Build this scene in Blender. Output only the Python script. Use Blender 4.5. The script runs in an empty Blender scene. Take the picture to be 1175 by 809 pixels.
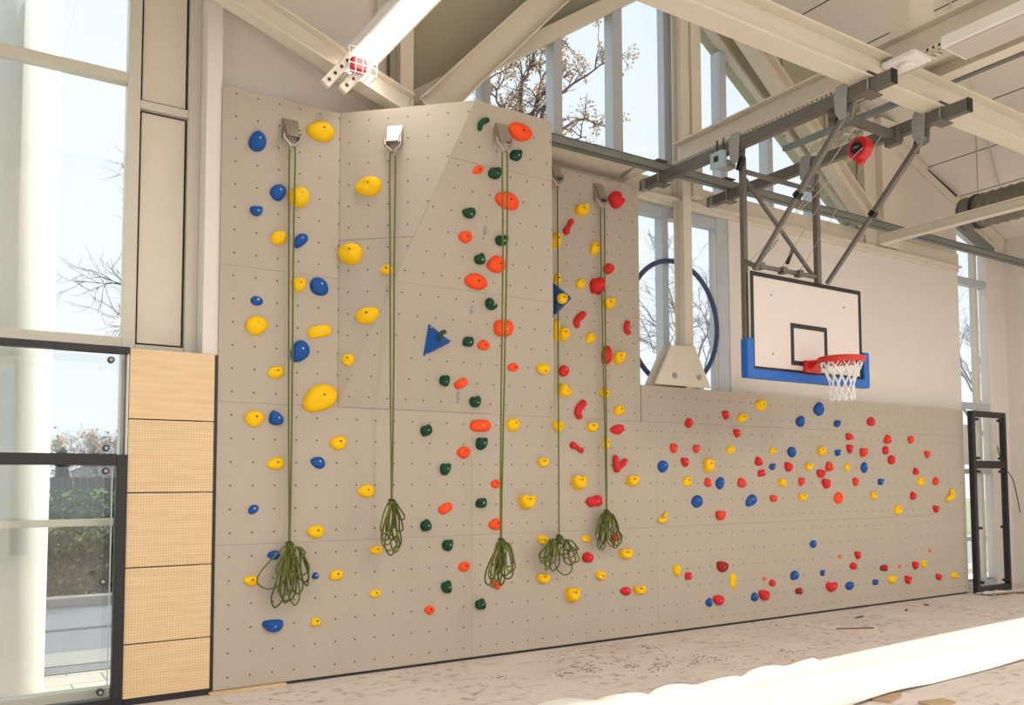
import bpy, math, random
from mathutils import Vector, Matrix
C = bpy.context.scene.collection
W_, H_ = 1175, 809
# ---------------------------------------------------------------- camera (solved from the 0.1885 x 0.2 m grid of holes)
F, CX, CY, YAW, PITCH, ROLL = 971.81, 587.33, 495.77, .5696, .0581, .0030
CAM = Vector((-2.0523, -7.3296, 1.7497))
fw = Vector((math.sin(YAW)*math.cos(PITCH), math.cos(YAW)*math.cos(PITCH), math.sin(PITCH)))
rt = Vector((math.cos(YAW), -math.sin(YAW), 0)); dn = fw.cross(rt)
c_, s_ = math.cos(ROLL), math.sin(ROLL)
AX, AY = c_*rt + s_*dn, -s_*rt + c_*dn
def ray(x, y): return AX*((x-CX)/F) + AY*((y-CY)/F) + fw
def hit(x, y, O, N):
    d = ray(x, y); return CAM + d*((Vector(O)-CAM).dot(Vector(N))/d.dot(Vector(N)))
def at(x, y, Y): return hit(x, y, (0, Y, 0), (0, 1, 0))
def atX(x, y, X): return hit(x, y, (X, 0, 0), (1, 0, 0))
def atZ(x, y, Z): return hit(x, y, (0, 0, Z), (0, 0, 1))
cam = bpy.data.cameras.new('camera'); co = bpy.data.objects.new('camera', cam); C.objects.link(co)
cam.sensor_fit = 'HORIZONTAL'; cam.sensor_width = 36; cam.lens = F*36/W_
cam.shift_x = (W_/2-CX)/W_; cam.shift_y = (CY-H_/2)/W_; cam.clip_start = .05; cam.clip_end = 500
M4 = Matrix((AX, -AY, -fw)).transposed().to_4x4(); M4.translation = CAM; co.matrix_world = M4
bpy.context.scene.camera = co
# ---------------------------------------------------------------- materials
def s2l(c):
    return tuple(((v/255)/12.92 if v/255 <= .04045 else (((v/255)+.055)/1.055)**2.4) for v in c) + (1,)
def base(name, rough=.6, metal=0):
    m = bpy.data.materials.new(name); m.use_nodes = True; nt = m.node_tree
    b = nt.nodes['Principled BSDF']; b.inputs['Roughness'].default_value = rough; b.inputs['Metallic'].default_value = metal
    return m, nt, b
def N(nt, t, **k):
    n = nt.nodes.new(t)
    for a, v in k.items(): setattr(n, a, v)
    return n
def mth(nt, op, a, b=None, c=None):
    n = N(nt, 'ShaderNodeMath', operation=op)
    for i, v in enumerate((a, b, c)):
        if v is None: continue
        if isinstance(v, (int, float)): n.inputs[i].default_value = v
        else: nt.links.new(v, n.inputs[i])
    return n.outputs[0]
def mixc(nt, fac, a, b):
    n = N(nt, 'ShaderNodeMix', data_type='RGBA')
    for i, v in ((0, fac), (6, a), (7, b)):
        if isinstance(v, (int, float)): n.inputs[i].default_value = v
        elif isinstance(v, tuple): n.inputs[i].default_value = v
        else: nt.links.new(v, n.inputs[i])
    return n.outputs[2]
def mat(name, rgb, rough=.6, metal=0, var=.06, scale=6, bump=0, bscale=60, spec=None, stretch=None):
    m, nt, b = base(name, rough, metal)
    tc = N(nt, 'ShaderNodeTexCoord'); no = N(nt, 'ShaderNodeTexNoise'); no.inputs['Scale'].default_value = scale; no.inputs['Detail'].default_value = 4
    src = tc.outputs['Object']
    if stretch:
        mp = N(nt, 'ShaderNodeMapping'); mp.inputs['Scale'].default_value = stretch; nt.links.new(src, mp.inputs[0]); src = mp.outputs[0]
    nt.links.new(src, no.inputs['Vector'])
    c = s2l(rgb); d = tuple(max(0, v*(1-var*2)) for v in c[:3])+(1,); e = tuple(min(1, v*(1+var)) for v in c[:3])+(1,)
    nt.links.new(mixc(nt, no.outputs['Fac'], d, e), b.inputs['Base Color'])
    if bump:
        n2 = N(nt, 'ShaderNodeTexNoise'); n2.inputs['Scale'].default_value = bscale; nt.links.new(src, n2.inputs['Vector'])
        bp = N(nt, 'ShaderNodeBump'); bp.inputs['Strength'].default_value = bump; bp.inputs['Distance'].default_value = .004
        nt.links.new(n2.outputs['Fac'], bp.inputs['Height']); nt.links.new(bp.outputs[0], b.inputs['Normal'])
    if spec is not None: b.inputs['Specular IOR Level'].default_value = spec
    return m
def gridmat(name, rgb, sx, sz, r, dark, soft=.003, var=.03, rough=.75):
    """panel with a regular grid of small holes, laid out in UV metres"""
    m, nt, b = base(name, rough)
    uv = N(nt, 'ShaderNodeUVMap'); sp = N(nt, 'ShaderNodeSeparateXYZ'); nt.links.new(uv.outputs[0], sp.inputs[0])
    def cell(o, s):
        q = mth(nt, 'DIVIDE', o, s); q = mth(nt, 'ADD', q, 1000.5); q = mth(nt, 'FRACT', q); q = mth(nt, 'SUBTRACT', q, .5); return mth(nt, 'MULTIPLY', q, s)
    x, y = cell(sp.outputs[0], sx), cell(sp.outputs[1], sz)
    d = mth(nt, 'SQRT', mth(nt, 'ADD', mth(nt, 'MULTIPLY', x, x), mth(nt, 'MULTIPLY', y, y)))
    mr = N(nt, 'ShaderNodeMapRange'); nt.links.new(d, mr.inputs[0]); mr.inputs[1].default_value = r-soft; mr.inputs[2].default_value = r+soft; mr.inputs[3].default_value = 1; mr.inputs[4].default_value = 0
    no = N(nt, 'ShaderNodeTexNoise'); no.inputs['Scale'].default_value = 2.5; no.inputs['Detail'].default_value = 5; nt.links.new(uv.outputs[0], no.inputs['Vector'])
    c = s2l(rgb); a = tuple(v*(1-var*2) for v in c[:3])+(1,); e = tuple(v*(1+var) for v in c[:3])+(1,)
    col = mixc(nt, mr.outputs[0], mixc(nt, no.outputs['Fac'], a, e), s2l(dark))
    nt.links.new(col, b.inputs['Base Color'])
    bp = N(nt, 'ShaderNodeBump'); bp.invert = True; bp.inputs['Strength'].default_value = .6; bp.inputs['Distance'].default_value = .004
    nt.links.new(mr.outputs[0], bp.inputs['Height']); nt.links.new(bp.outputs[0], b.inputs['Normal'])
    return m
PANEL = gridmat('panel_greige', (183, 172, 156), .1885, .2, .0072, (52, 45, 40))
M = dict(
 white=mat('white_paint', (230, 223, 214), .8, var=.02, scale=2), cream=mat('cream_paint', (224, 215, 197), .55, var=.03),
 creamlight=mat('cream_wall', (222, 213, 198), .8, var=.02, scale=1.5), olive=mat('olive_board', (176, 172, 148), .7, var=.04, scale=3),
 ceil=None, alu=mat('aluminium_frame', (192, 198, 204), .4, .1, var=.03), alucream=mat('cream_frame', (212, 206, 190), .45, var=.02),
 grey=mat('grey_steel', (118, 120, 116), .45, .3, var=.05), greygreen=mat('galvanised_channel', (132, 138, 132), .5, .3, var=.05), black=mat('black_steel', (34, 35, 37), .45, var=.1), blackcap=mat('black_cap', (14, 14, 14), .5),
 frame=mat('dark_frame_tube', (118, 114, 106), .45, .35, var=.08), galv=mat('galvanised_plate', (168, 168, 164), .45, .3, var=.08, scale=30),
 steel=mat('steel', (186, 178, 166), .3, .85, var=.12, scale=40), board=mat('backboard_face', (222, 212, 204), .5, var=.02),
 line=mat('black_line', (20, 20, 22), .5), bluepad=mat('blue_padding', (18, 98, 186), .45, var=.05), rim=mat('rim_red', (205, 42, 32), .4, var=.05),
 net=mat('white_cord', (240, 240, 238), .8), redbox=mat('red_housing', (205, 30, 34), .35, var=.08), rope=mat('olive_rope', (108, 118, 44), .85, var=.35, scale=90, bump=.6, bscale=160),
 ropedark=mat('dark_olive_rope', (82, 92, 36), .85, var=.3, scale=90, bump=.6, bscale=160),
 hoop=mat('blue_hoop_tube', (58, 72, 112), .4), duct=mat('duct_sheet', (126, 122, 112), .5, .4, var=.1, scale=10), motor=mat('pale_blue_box', (170, 200, 208), .4),
 darkwood=mat('brown_scrap', (120, 88, 60), .8, var=.2), palewood=mat('pale_batten', (214, 184, 142), .7, var=.1), sawdust=mat('sawdust', (150, 118, 80), .9, var=.3),
 foil=mat('white_foil', (232, 228, 220), .45, var=.03, bump=.25, bscale=25), paper=mat('white_paper', (238, 236, 230), .8, var=.02),
 road=mat('asphalt', (142, 142, 146), .9, var=.06), kerb=mat('kerb_stone', (178, 174, 166), .9, var=.08), pillar=mat('pillar_render', (226, 228, 222), .8, var=.02),
 bark=mat('bark', (86, 76, 72), .9, var=.2), barkpale=mat('pale_bark', (150, 146, 150), .9, var=.15), leaf=mat('autumn_leaf', (220, 182, 140), .8, var=.25, scale=3), hedge=mat('hedge_leaf', (98, 124, 66), .8, var=.4, scale=7),
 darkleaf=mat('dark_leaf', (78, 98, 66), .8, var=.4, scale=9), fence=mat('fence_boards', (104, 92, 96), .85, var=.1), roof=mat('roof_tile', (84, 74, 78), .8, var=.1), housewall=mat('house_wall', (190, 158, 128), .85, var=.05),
 timber=mat('plywood', (186, 160, 126), .75, var=.12, scale=4), film=None, diffoff=mat('unlit_diffuser', (200, 190, 180), .5, var=.01),
 y=mat('yellow_resin', (248, 198, 8), .5, var=.04, scale=12, bump=.25, bscale=120, spec=.25), b=mat('blue_resin', (24, 84, 160), .5, var=.06, scale=12, bump=.25, bscale=120, spec=.25),
 o=mat('orange_resin', (252, 84, 32), .5, var=.03, scale=12, bump=.25, bscale=120, spec=.25), g=mat('green_resin', (14, 72, 42), .45, var=.1, scale=12, bump=.25, bscale=120, spec=.3),
 r=mat('red_resin', (216, 42, 44), .5, var=.06, scale=12, bump=.25, bscale=120, spec=.25), d=mat('dark_red_resin', (160, 34, 34), .5, var=.1, scale=12, spec=.25),
 s=mat('salmon_resin', (238, 110, 84), .5, var=.05, spec=.25), m=mat('orange_red_resin', (232, 66, 40), .5, var=.05, scale=12, bump=.25, bscale=120, spec=.25))
# perforated veneer
def wood(name, perf):
    m, nt, b = base(name, .5)
    uv = N(nt, 'ShaderNodeUVMap'); mp = N(nt, 'ShaderNodeMapping'); mp.inputs['Scale'].default_value = (1.2, 14, 1); nt.links.new(uv.outputs[0], mp.inputs[0])
    no = N(nt, 'ShaderNodeTexNoise'); no.inputs['Scale'].default_value = 2.2; no.inputs['Detail'].default_value = 8; no.inputs['Distortion'].default_value = .6; nt.links.new(mp.outputs[0], no.inputs['Vector'])
    col = mixc(nt, no.outputs['Fac'], s2l((214, 178, 128)), s2l((240, 214, 172)))
    if perf:
        sp = N(nt, 'ShaderNodeSeparateXYZ'); nt.links.new(uv.outputs[0], sp.inputs[0])
        def cell(o):
            q = mth(nt, 'FRACT', mth(nt, 'DIVIDE', o, .022)); return mth(nt, 'ABSOLUTE', mth(nt, 'SUBTRACT', q, .5))
        d = mth(nt, 'MAXIMUM', cell(sp.outputs[0]), cell(sp.outputs[1])); k = mth(nt, 'LESS_THAN', d, .17)
        col = mixc(nt, mth(nt, 'MULTIPLY', k, .5), col, s2l((120, 88, 52)))
    nt.links.new(col, b.inputs['Base Color']); return m
M['wood'] = wood('maple_veneer', False); M['woodp'] = wood('perforated_maple_veneer', True)
def floormat():
    m, nt, b = base('dusty_screed', .7)
    tc = N(nt, 'ShaderNodeTexCoord')
    def no(s, d, st=None):
        n = N(nt, 'ShaderNodeTexNoise'); n.inputs['Scale'].default_value = s; n.inputs['Detail'].default_value = d
        v = tc.outputs['Object']
        if st: mp = N(nt, 'ShaderNodeMapping'); mp.inputs['Scale'].default_value = st; nt.links.new(v, mp.inputs[0]); v = mp.outputs[0]
        nt.links.new(v, n.inputs['Vector']); return n.outputs['Fac']
    c = mixc(nt, no(1.3, 6), s2l((200, 188, 179)), s2l((234, 223, 214)))
    def step(v, lo, hi):
        mr = N(nt, 'ShaderNodeMapRange'); nt.links.new(v, mr.inputs[0]); mr.inputs[1].default_value = lo; mr.inputs[2].default_value = hi; return mr.outputs[0]
    stain = mth(nt, 'MULTIPLY', step(no(9, 8), .54, .68), step(no(.9, 3), .45, .6))
    c = mixc(nt, mth(nt, 'MULTIPLY', stain, .75), c, s2l((150, 122, 98)))
    sc = mth(nt, 'MULTIPLY', step(no(5, 6, (.5, 3, 1)), .58, .66), .45); c = mixc(nt, sc, c, s2l((160, 144, 134)))
    nt.links.new(c, b.inputs['Base Color'])
    bp = N(nt, 'ShaderNodeBump'); bp.inputs['Strength'].default_value = .3; bp.inputs['Distance'].default_value = .006; nt.links.new(no(30, 6), bp.inputs['Height']); nt.links.new(bp.outputs[0], b.inputs['Normal'])
    return m
M['floor'] = floormat()
def ceilmat():
    m, nt, b = base('ceiling_boards', .8)
    uv = N(nt, 'ShaderNodeUVMap'); sp = N(nt, 'ShaderNodeSeparateXYZ'); nt.links.new(uv.outputs[0], sp.inputs[0])
    def ln(o, s, off, w):
        q = mth(nt, 'FRACT', mth(nt, 'ADD', mth(nt, 'DIVIDE', o, s), 100+off)); return mth(nt, 'LESS_THAN', mth(nt, 'MULTIPLY', mth(nt, 'ABSOLUTE', mth(nt, 'SUBTRACT', q, .5)), s), w)
    k = mth(nt, 'MAXIMUM', ln(sp.outputs[0], .93, .13, .012), ln(sp.outputs[1], 2.6, .3, .006))
    col = mixc(nt, k, s2l((236, 229, 218)), s2l((120, 108, 94))); nt.links.new(col, b.inputs['Base Color']); return m
M['ceil'] = ceilmat()
def pavemat():
    m, nt, b = base('paving', .85); tc = N(nt, 'ShaderNodeTexCoord'); br = N(nt, 'ShaderNodeTexBrick'); nt.links.new(tc.outputs['Object'], br.inputs[0])
    br.inputs['Scale'].default_value = 1; br.inputs['Brick Width'].default_value = .6; br.inputs['Row Height'].default_value = .4; br.inputs['Mortar Size'].default_value = .008
    br.inputs['Color1'].default_value = s2l((222, 212, 198)); br.inputs['Color2'].default_value = s2l((208, 196, 182)); br.inputs['Mortar'].default_value = s2l((150, 138, 124))
    nt.links.new(br.outputs[0], b.inputs['Base Color']); return m
M['pave'] = pavemat()
def glassmat(name, tint=(1, 1, 1, 1), gl=.06):
    m = bpy.data.materials.new(name); m.use_nodes = True; nt = m.node_tree; nt.nodes.clear()
    o = N(nt, 'ShaderNodeOutputMaterial'); mx = N(nt, 'ShaderNodeMixShader'); t = N(nt, 'ShaderNodeBsdfTransparent'); g = N(nt, 'ShaderNodeBsdfGlossy')
    t.inputs[0].default_value = tint; g.inputs['Roughness'].default_value = .02; mx.inputs[0].default_value = gl
    nt.links.new(t.outputs[0], mx.inputs[1]); nt.links.new(g.outputs[0], mx.inputs[2]); nt.links.new(mx.outputs[0], o.inputs[0]); return m
M['glass'] = glassmat('window_glass', (.97, .985, .98, 1), .05)
M['film'] = glassmat('crumpled_film', (.8, .8, .78, 1), .3)
def emat(name, col, s):
    m = bpy.data.materials.new(name); m.use_nodes = True; nt = m.node_tree; b = nt.nodes['Principled BSDF']
    b.inputs['Base Color'].default_value = col; b.inputs['Emission Color'].default_value = col; b.inputs['Emission Strength'].default_value = s; return m
M['lit'] = emat('lit_diffuser', (1, .97, .92, 1), 1.6)
M['seam'] = mat('seam_filler', (184, 173, 158), .85, var=.02)
# ---------------------------------------------------------------- mesh helpers
class MB:
    def __init__(s): s.v = []; s.f = []; s.uv = []
    def add(s, vs, fs, uvs=None):
        k = len(s.v); s.v += [tuple(v) for v in vs]; s.f += [tuple(i+k for i in f) for f in fs]; s.uv += (uvs if uvs else [(0, 0)]*len(vs)); return s
    def box(s, a, b):
        x0, y0, z0 = (min(a[i], b[i]) for i in range(3)); x1, y1, z1 = (max(a[i], b[i]) for i in range(3))
        v = [(x0,y0,z0),(x1,y0,z0),(x1,y1,z0),(x0,y1,z0),(x0,y0,z1),(x1,y0,z1),(x1,y1,z1),(x0,y1,z1)]
        return s.add(v, [(0,3,2,1),(4,5,6,7),(0,1,5,4),(1,2,6,5),(2,3,7,6),(3,0,4,7)], [(p[0], p[2]) for p in v])
    def beam(s, p, q, w, h, up=(0, 0, 1)):
        """rectangular bar from p to q, w across, h along 'up'"""
        p, q = Vector(p), Vector(q); d = (q-p).normalized(); u = Vector(up); sd = d.cross(u)
        if sd.length < 1e-4: sd = d.cross(Vector((0, 1, 0)))
        sd.normalize(); u = sd.cross(d).normalized(); v = []
        for c in (p, q):
            for a, b in ((-1,-1),(1,-1),(1,1),(-1,1)): v.append(c+sd*(a*w/2)+u*(b*h/2))
        return s.add(v, [(0,1,2,3),(7,6,5,4),(0,4,5,1),(1,5,6,2),(2,6,7,3),(3,7,4,0)])
    def ibeam(s, p, q, w, h, t=.014, up=(0, 0, 1)):
        p, q = Vector(p), Vector(q); d = (q-p).normalized(); sd = d.cross(Vector(up)).normalized(); u = sd.cross(d).normalized()
        s.beam(p+u*(h/2-t/2), q+u*(h/2-t/2), w, t, up); s.beam(p-u*(h/2-t/2), q-u*(h/2-t/2), w, t, up); s.beam(p, q, t, h-2*t, up); return s
    def tube(s, pts, r, n=8, closed=False, cap=True):
        P = [Vector(p) for p in pts]; m = len(P); R = r if isinstance(r, list) else [r]*m
        T = []
        for i in range(m):
            a = P[(i-1) % m] if (closed or i) else P[i]; b = P[(i+1) % m] if (closed or i < m-1) else P[i]
            t = b-a; T.append(t.normalized() if t.length > 1e-9 else Vector((0, 0, 1)))
        u = T[0].orthogonal().normalized(); v = []
        for i in range(m):
            u = (u - T[i]*u.dot(T[i])); u = u.normalized() if u.length > 1e-6 else T[i].orthogonal().normalized(); w = T[i].cross(u)
            for k in range(n):
                a = 2*math.pi*k/n; v.append(P[i]+(u*math.cos(a)+w*math.sin(a))*R[i])
        f = []
        for i in range(m if closed else m-1):
            j = (i+1) % m
            for k in range(n): f.append((i*n+k, i*n+(k+1) % n, j*n+(k+1) % n, j*n+k))
        if cap and not closed: f += [tuple(range(n-1, -1, -1)), tuple((m-1)*n+k for k in range(n))]
        return s.add(v, f)
    def prism(s, pts, off):
        """flat polygon pts extruded by the vector off"""
        n = len(pts); o = Vector(off); P = [Vector(p) for p in pts]; v = P+[p+o for p in P]
        return s.add(v, [tuple(range(n-1, -1, -1)), tuple(range(n, 2*n))]+[(i, (i+1) % n, n+(i+1) % n, n+i) for i in range(n)], [(p.x, p.z) for p in v])
    def cyl(s, p, q, r, n=20): return s.tube([p, q], r, n)
    def build(s, name, m, parent=None, bevel=0, smooth=False, seg=2):
        me = bpy.data.meshes.new(name); me.from_pydata(s.v, [], s.f); me.materials.append(M[m] if isinstance(m, str) else m)
        ul = me.uv_layers.new(name='UVMap')
        for l in me.loops: ul.data[l.index].uv = s.uv[l.vertex_index]
        if smooth: me.polygons.foreach_set('use_smooth', [True]*len(me.polygons))
        o = bpy.data.objects.new(name, me); C.objects.link(o)
        if parent is not None:
            o.parent = parent; o.matrix_parent_inverse = Matrix.Translation(parent.location).inverted() if parent.type == 'EMPTY' else Matrix()
        if bevel:
            b = o.modifiers.new('bevel', 'BEVEL'); b.width = bevel; b.segments = seg; b.limit_method = 'ANGLE'
        return o
def tag(o, label=None, cat=None, group=None, kind=None):
    if label: o['label'] = label
    if cat: o['category'] = cat
    if group: o['group'] = group
    if kind: o['kind'] = kind
    return o
def thing(name, label, cat, loc=(0, 0, 0), group=None, kind=None):
    o = bpy.data.objects.new(name, None); C.objects.link(o); o.location = loc; o.empty_display_size = .1
    return tag(o, label, cat, group, kind)
def sname(o, label, cat='room'): return tag(o, label, cat, kind='structure')
def sheet(poly, O, U, V, Nn, th, off=(0, 0), mb=None):
    """board: polygon in plane coordinates, thickness behind the face, UV in metres"""
    O, U, V, Nn = Vector(O), Vector(U), Vector(V), Vector(Nn); n = len(poly)
    v = [O+U*a+V*b for a, b in poly]; v2 = [p-Nn*th for p in v]; uv = [(a-off[0], b-off[1]) for a, b in poly]*2
    mb = mb or MB(); return mb.add(v+v2, [tuple(range(n)), tuple(range(2*n-1, n-1, -1))]+[(i, n+i, n+(i+1) % n, (i+1) % n) for i in range(n)], uv)
random.seed(4)
FY = .30      # inner face of the facade
# ================================================================= ROOM SHELL
def ceil_z(X): return 7.03-.366*(X-9.98) if X > 5.18 else 8.787-.366*(5.18-X)
sname(MB().box((-6, -16, -.15), (13.3, .6, 0)).build('floor', 'floor'), 'dusty beige screed floor of the gym')
def ceil_side(x0, x1):
    mb = MB(); L = math.hypot(x1-x0, ceil_z(x1)-ceil_z(x0)); v = []; uv = []
    for z in (0, .12):
        for X, u in ((x0, 0), (x1, L)):
            for Y in (.45, -16): v.append((X, Y, ceil_z(X)+z)); uv.append((u, Y))
    return mb.add(v, [(0,1,3,2),(4,6,7,5),(0,4,5,1),(2,3,7,6),(0,2,6,4),(1,5,7,3)], uv)
c1 = ceil_side(5.18, 13.3); c2 = ceil_side(-6, 5.18); k = len(c1.v)
c1.add(c2.v, c2.f, c2.uv); sname(c1.build('ceiling', 'ceil'), 'pale pitched ceiling of jointed boards')
# back facade pieces (solid parts)
wb = MB()
T = .16
wb.box((-.43, .02, 0), (-.306, FY+T, 7.2)); wb.box((-.306, FY, 0), (4.40, FY+T, 5.1)); wb.box((-.43, FY, 5.1), (1.36, FY+T, 7.2)); wb.box((4.40, FY, 0), (6.14, FY+T, 2.78)); wb.box((6.14, FY-.05, 0), (11.42, FY+T, 5.15))
wb.prism([(11.42, FY, 0), (11.42, FY, .12), (12.45, FY, .12), (12.45, FY, 0)], (0, T, 0))
wb.prism([(12.45, FY, 0), (13.0, FY, 0), (13.0, FY, ceil_z(13.0)), (12.45, FY, ceil_z(12.45))], (0, T, 0))
sname(wb.build('wall_back', 'white'), 'white plastered back wall behind the climbing wall')
ub = MB().prism([(9.05, FY-.02, 5.15), (11.42, FY-.02, 5.15), (11.42, FY-.02, 5.98), (12.45, FY-.02, 5.66), (12.45, FY-.02, ceil_z(12.45)), (9.05, FY-.02, ceil_z(9.05))], (0, T, 0))
sname(ub.build('trim_1', 'creamlight'), 'cream board infill of the gable above the grey channel')
sl = lambda X: 6.11+.70*(X-2.45); sr = lambda X: 7.33-.70*(X-6.16)
og = MB().prism([(1.36, FY, 5.35), (1.36, FY, ceil_z(1.36)), (5.18, FY, ceil_z(5.18)), (5.18, FY, sl(5.18)+.02), (1.36, FY, sl(1.36)+.02)][1:], (0, T, 0))
og.prism([(5.18, FY, sl(5.18)+.02), (5.18, FY, ceil_z(5.18)), (9.05, FY, ceil_z(9.05)), (9.05, FY, sr(9.05)+.02)], (0, T, 0))
sname(og.build('trim_2', 'olive'), 'olive board cladding of the gable above the sloping window')
oj = MB()
for X in (2.88, 4.3, 7.35, 8.25):
    zb = (sl(X) if X < 5.18 else sr(X)); oj.box((X-.05, FY-.03, zb), (X+.05, FY, ceil_z(X)))
sname(oj.build('trim_3', 'olive', bevel=.004), 'olive cover strips over the joints of the gable cladding')
# transom between the upper and lower windows
sname(MB().box((1.36, FY-.1, 5.12), (11.42, FY+T, 5.42)).build('trim_4', 'cream', bevel=.006), 'cream transom rail across the facade under the gable window')
sname(MB().box((4.38, .08, 5.15), (11.3, FY-.1, 5.18)).build('trim_5', 'cream', bevel=.004), 'thin cream ledge board above the white wall')
# right wall with tall opening for sunlight
SY0, SY1 = -2.70, -1.52
wr = MB(); X0, X1 = 13.0, 13.3
wr.box((X0, SY1, 0), (X1, .5, 5.96)); wr.box((X0, SY0, 0), (X1, SY1, .02)); wr.box((X0, SY0, 4.9), (X1, SY1, 5.96))
wr.box((X0, -6.5, 0), (X1, SY0, 5.96)); wr.box((X0, -12, 4.6), (X1, -6.5, 5.96)); wr.box((X0, -12, 0), (X1, -6.5, .9)); wr.box((X0, -16, 0), (X1, -12, 5.96))
sname(wr.build('wall_right', 'white'), 'white plastered wall at the far end of the room')
wl = MB(); wl.box((-6.2, -16, 0), (-6, -14.5, 4.9)); wl.box((-6.2, -8, 0), (-6, -7.5, 4.9)); wl.box((-6.2, -.6, 0), (-6, .5, 4.9)); wl.box((-6.2, -16, 4.2), (-6, .5, 4.9)); wl.box((-6.2, -16, 0), (-6, .5, .3))
sname(wl.build('wall_left', 'white'), 'white wall with wide windows beside the glazing')
wf = MB(); wf.box((-6, -16.2, 0), (13, -16, .9)); wf.prism([(-6, -16, 4.6), (13, -16, 4.6), (13, -16, 5.9), (5.18, -16, 8.8), (-6, -16, 4.9)], (0, -.2, 0))
for X in (-6, -1.2, 3.6, 8.4, 12.6): wf.box((X, -16.2, 0), (X+.4, -16, 4.7))
sname(wf.build('wall_front', 'white'), 'white wall with a band of windows behind the viewer')
# ---- windows ------------------------------------------------------
def window(n, label): return thing(f'window_{n}', label, 'window', (0, 0, 0), kind='structure')
w1 = window(1, 'tall cream framed glazing left of the maple cladding')
def bar(par, a, b, m='alucream', nm='mullion', bev=.006): return MB().box(a, b).build(nm, m, par, bevel=bev)
for X in (-3.2, -5.1): bar(w1, (X, FY-.05, 0), (X+.09, FY+.09, 7.3))
bar(w1, (-1.02, FY-.05, 0), (-.92, FY+.09, 7.2))
for z0, z1 in ((5.12, 5.2), (2.85, 2.95), (1.40, 1.455), (0, .1)): bar(w1, (-5.9, FY-.045, z0), (-1.02, FY+.08, z1), nm='transom')
MB().box((-5.9, FY+.02, 0), (-1.0, FY+.03, 7.2)).build('pane', 'glass', w1)
# cream infill panel bay
bar(w1, (-.53, FY-.05, 2.6), (-.43, FY+.09, 7.2), nm='frame')
for z0, z1 in ((4.92, 4.99), (2.80, 2.9)): bar(w1, (-.92, FY-.04, z0), (-.53, FY+.08, z1), nm='transom')
MB().box((-.90, FY+.0, 2.92), (-.55, FY+.03, 4.9)).build('infill_panel', 'cream', w1, bevel=.004)
MB().box((-.90, FY+.0, 5.01), (-.55, FY+.03, 7.2)).build('infill_panel', 'cream', w1, bevel=.004)
MB().box((-.93, FY+.03, 0), (-.5, FY+.1, 7.2)).build('backing', 'black', w1)
w2 = window(2, 'large gable shaped window with grey mullions above the transom')
for X0_, X1_ in ((1.55, 1.67), (2.44, 2.54), (3.37, 3.49), (4.23, 4.38), (6.02, 6.14), (6.92, 7.02), (7.82, 7.92), (8.7, 8.8)):
    z = min(sl(X1_) if X1_ < 5.18 else sr(X1_), 8.0); bar(w2, (X0_, FY-.06, 5.4), (X1_, FY+.1, z), 'alu')
bar(w2, (5.10, FY-.0, 5.4), (5.42, FY+.12, 7.95), 'alu')
MB().prism([(1.36, FY+.05, 5.4), (9.05, FY+.05, 5.4), (5.18, FY+.05, 8.02), (1.5, FY+.05, 5.45)], (0, .008, 0)).build('pane', 'glass', w2)
MB().beam((1.2, FY-.07, sl(1.2)+.06), (5.18, FY-.07, sl(5.18)+.06), .14, .17).build('head_rail', 'cream', w2, bevel=.006)
MB().beam((5.18, FY-.05, sr(5.18)+.02), (9.1, FY-.05, sr(9.1)+.02), .10, .05).build('head_rail', 'alucream', w2, bevel=.006); MB().beam((5.18, FY-.05, sr(5.18)+.17), (9.1, FY-.05, sr(9.1)+.17), .08, .24).build('soffit_board', 'olive', w2, bevel=.006)
w3 = window(3, 'pair of narrow windows behind the steel column above the low wall')
for a, b in ((4.40, 4.44), (5.0, 5.1), (5.93, 6.14)): bar(w3, (a, FY-.04, 2.78), (b, FY+.1, 5.12), 'alu')
bar(w3, (4.43, FY-.03, 4.98), (5.94, FY+.09, 5.115), 'alu', 'head_rail'); bar(w3, (4.43, FY-.03, 2.72), (5.94, FY+.09, 2.80), 'alu', 'sill')
bar(w3, (5.86, FY-.05, 2.9), (5.90, FY-.02, 4.9), 'alucream', 'casement_stile')
MB().box((4.42, FY+.05, 2.78), (5.95, FY+.058, 5.1)).build('pane', 'glass', w3)
w4 = window(4, 'tall narrow window beside the far corner above the door frame')
for a, b in ((11.42, 11.50), (12.37, 12.45)): bar(w4, (a, FY-.03, 0), (b, FY+.1, 6.0), 'white')
bar(w4, (12.05, FY-.0, 0), (12.13, FY+.1, 5.7), 'alucream')
for z0, z1 in ((2.92, 3.02), (4.98, 5.1), (1.85, 1.93), (0, .12)): bar(w4, (11.5, FY-.02, z0), (12.4, FY+.1, z1), 'alu', 'transom')
MB().box((11.45, FY+.05, 0), (12.4, FY+.058, 5.98)).build('pane', 'glass', w4)
MB().beam((11.46, FY-.06, 5.98), (12.5, FY-.06, 5.62), .1, .14).build('head_rail', 'greygreen', w4, bevel=.005)
MB().box((11.62, FY-.01, 2.0), (11.63+.32, FY+.03, 2.65)).build('notice_panel', 'paper', w4)
w5 = window(5, 'tall window in the far wall letting the sun in'); MB().box((13.12, SY0, .02), (13.13, SY1, 4.9)).build('pane', 'glass', w5)
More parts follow.
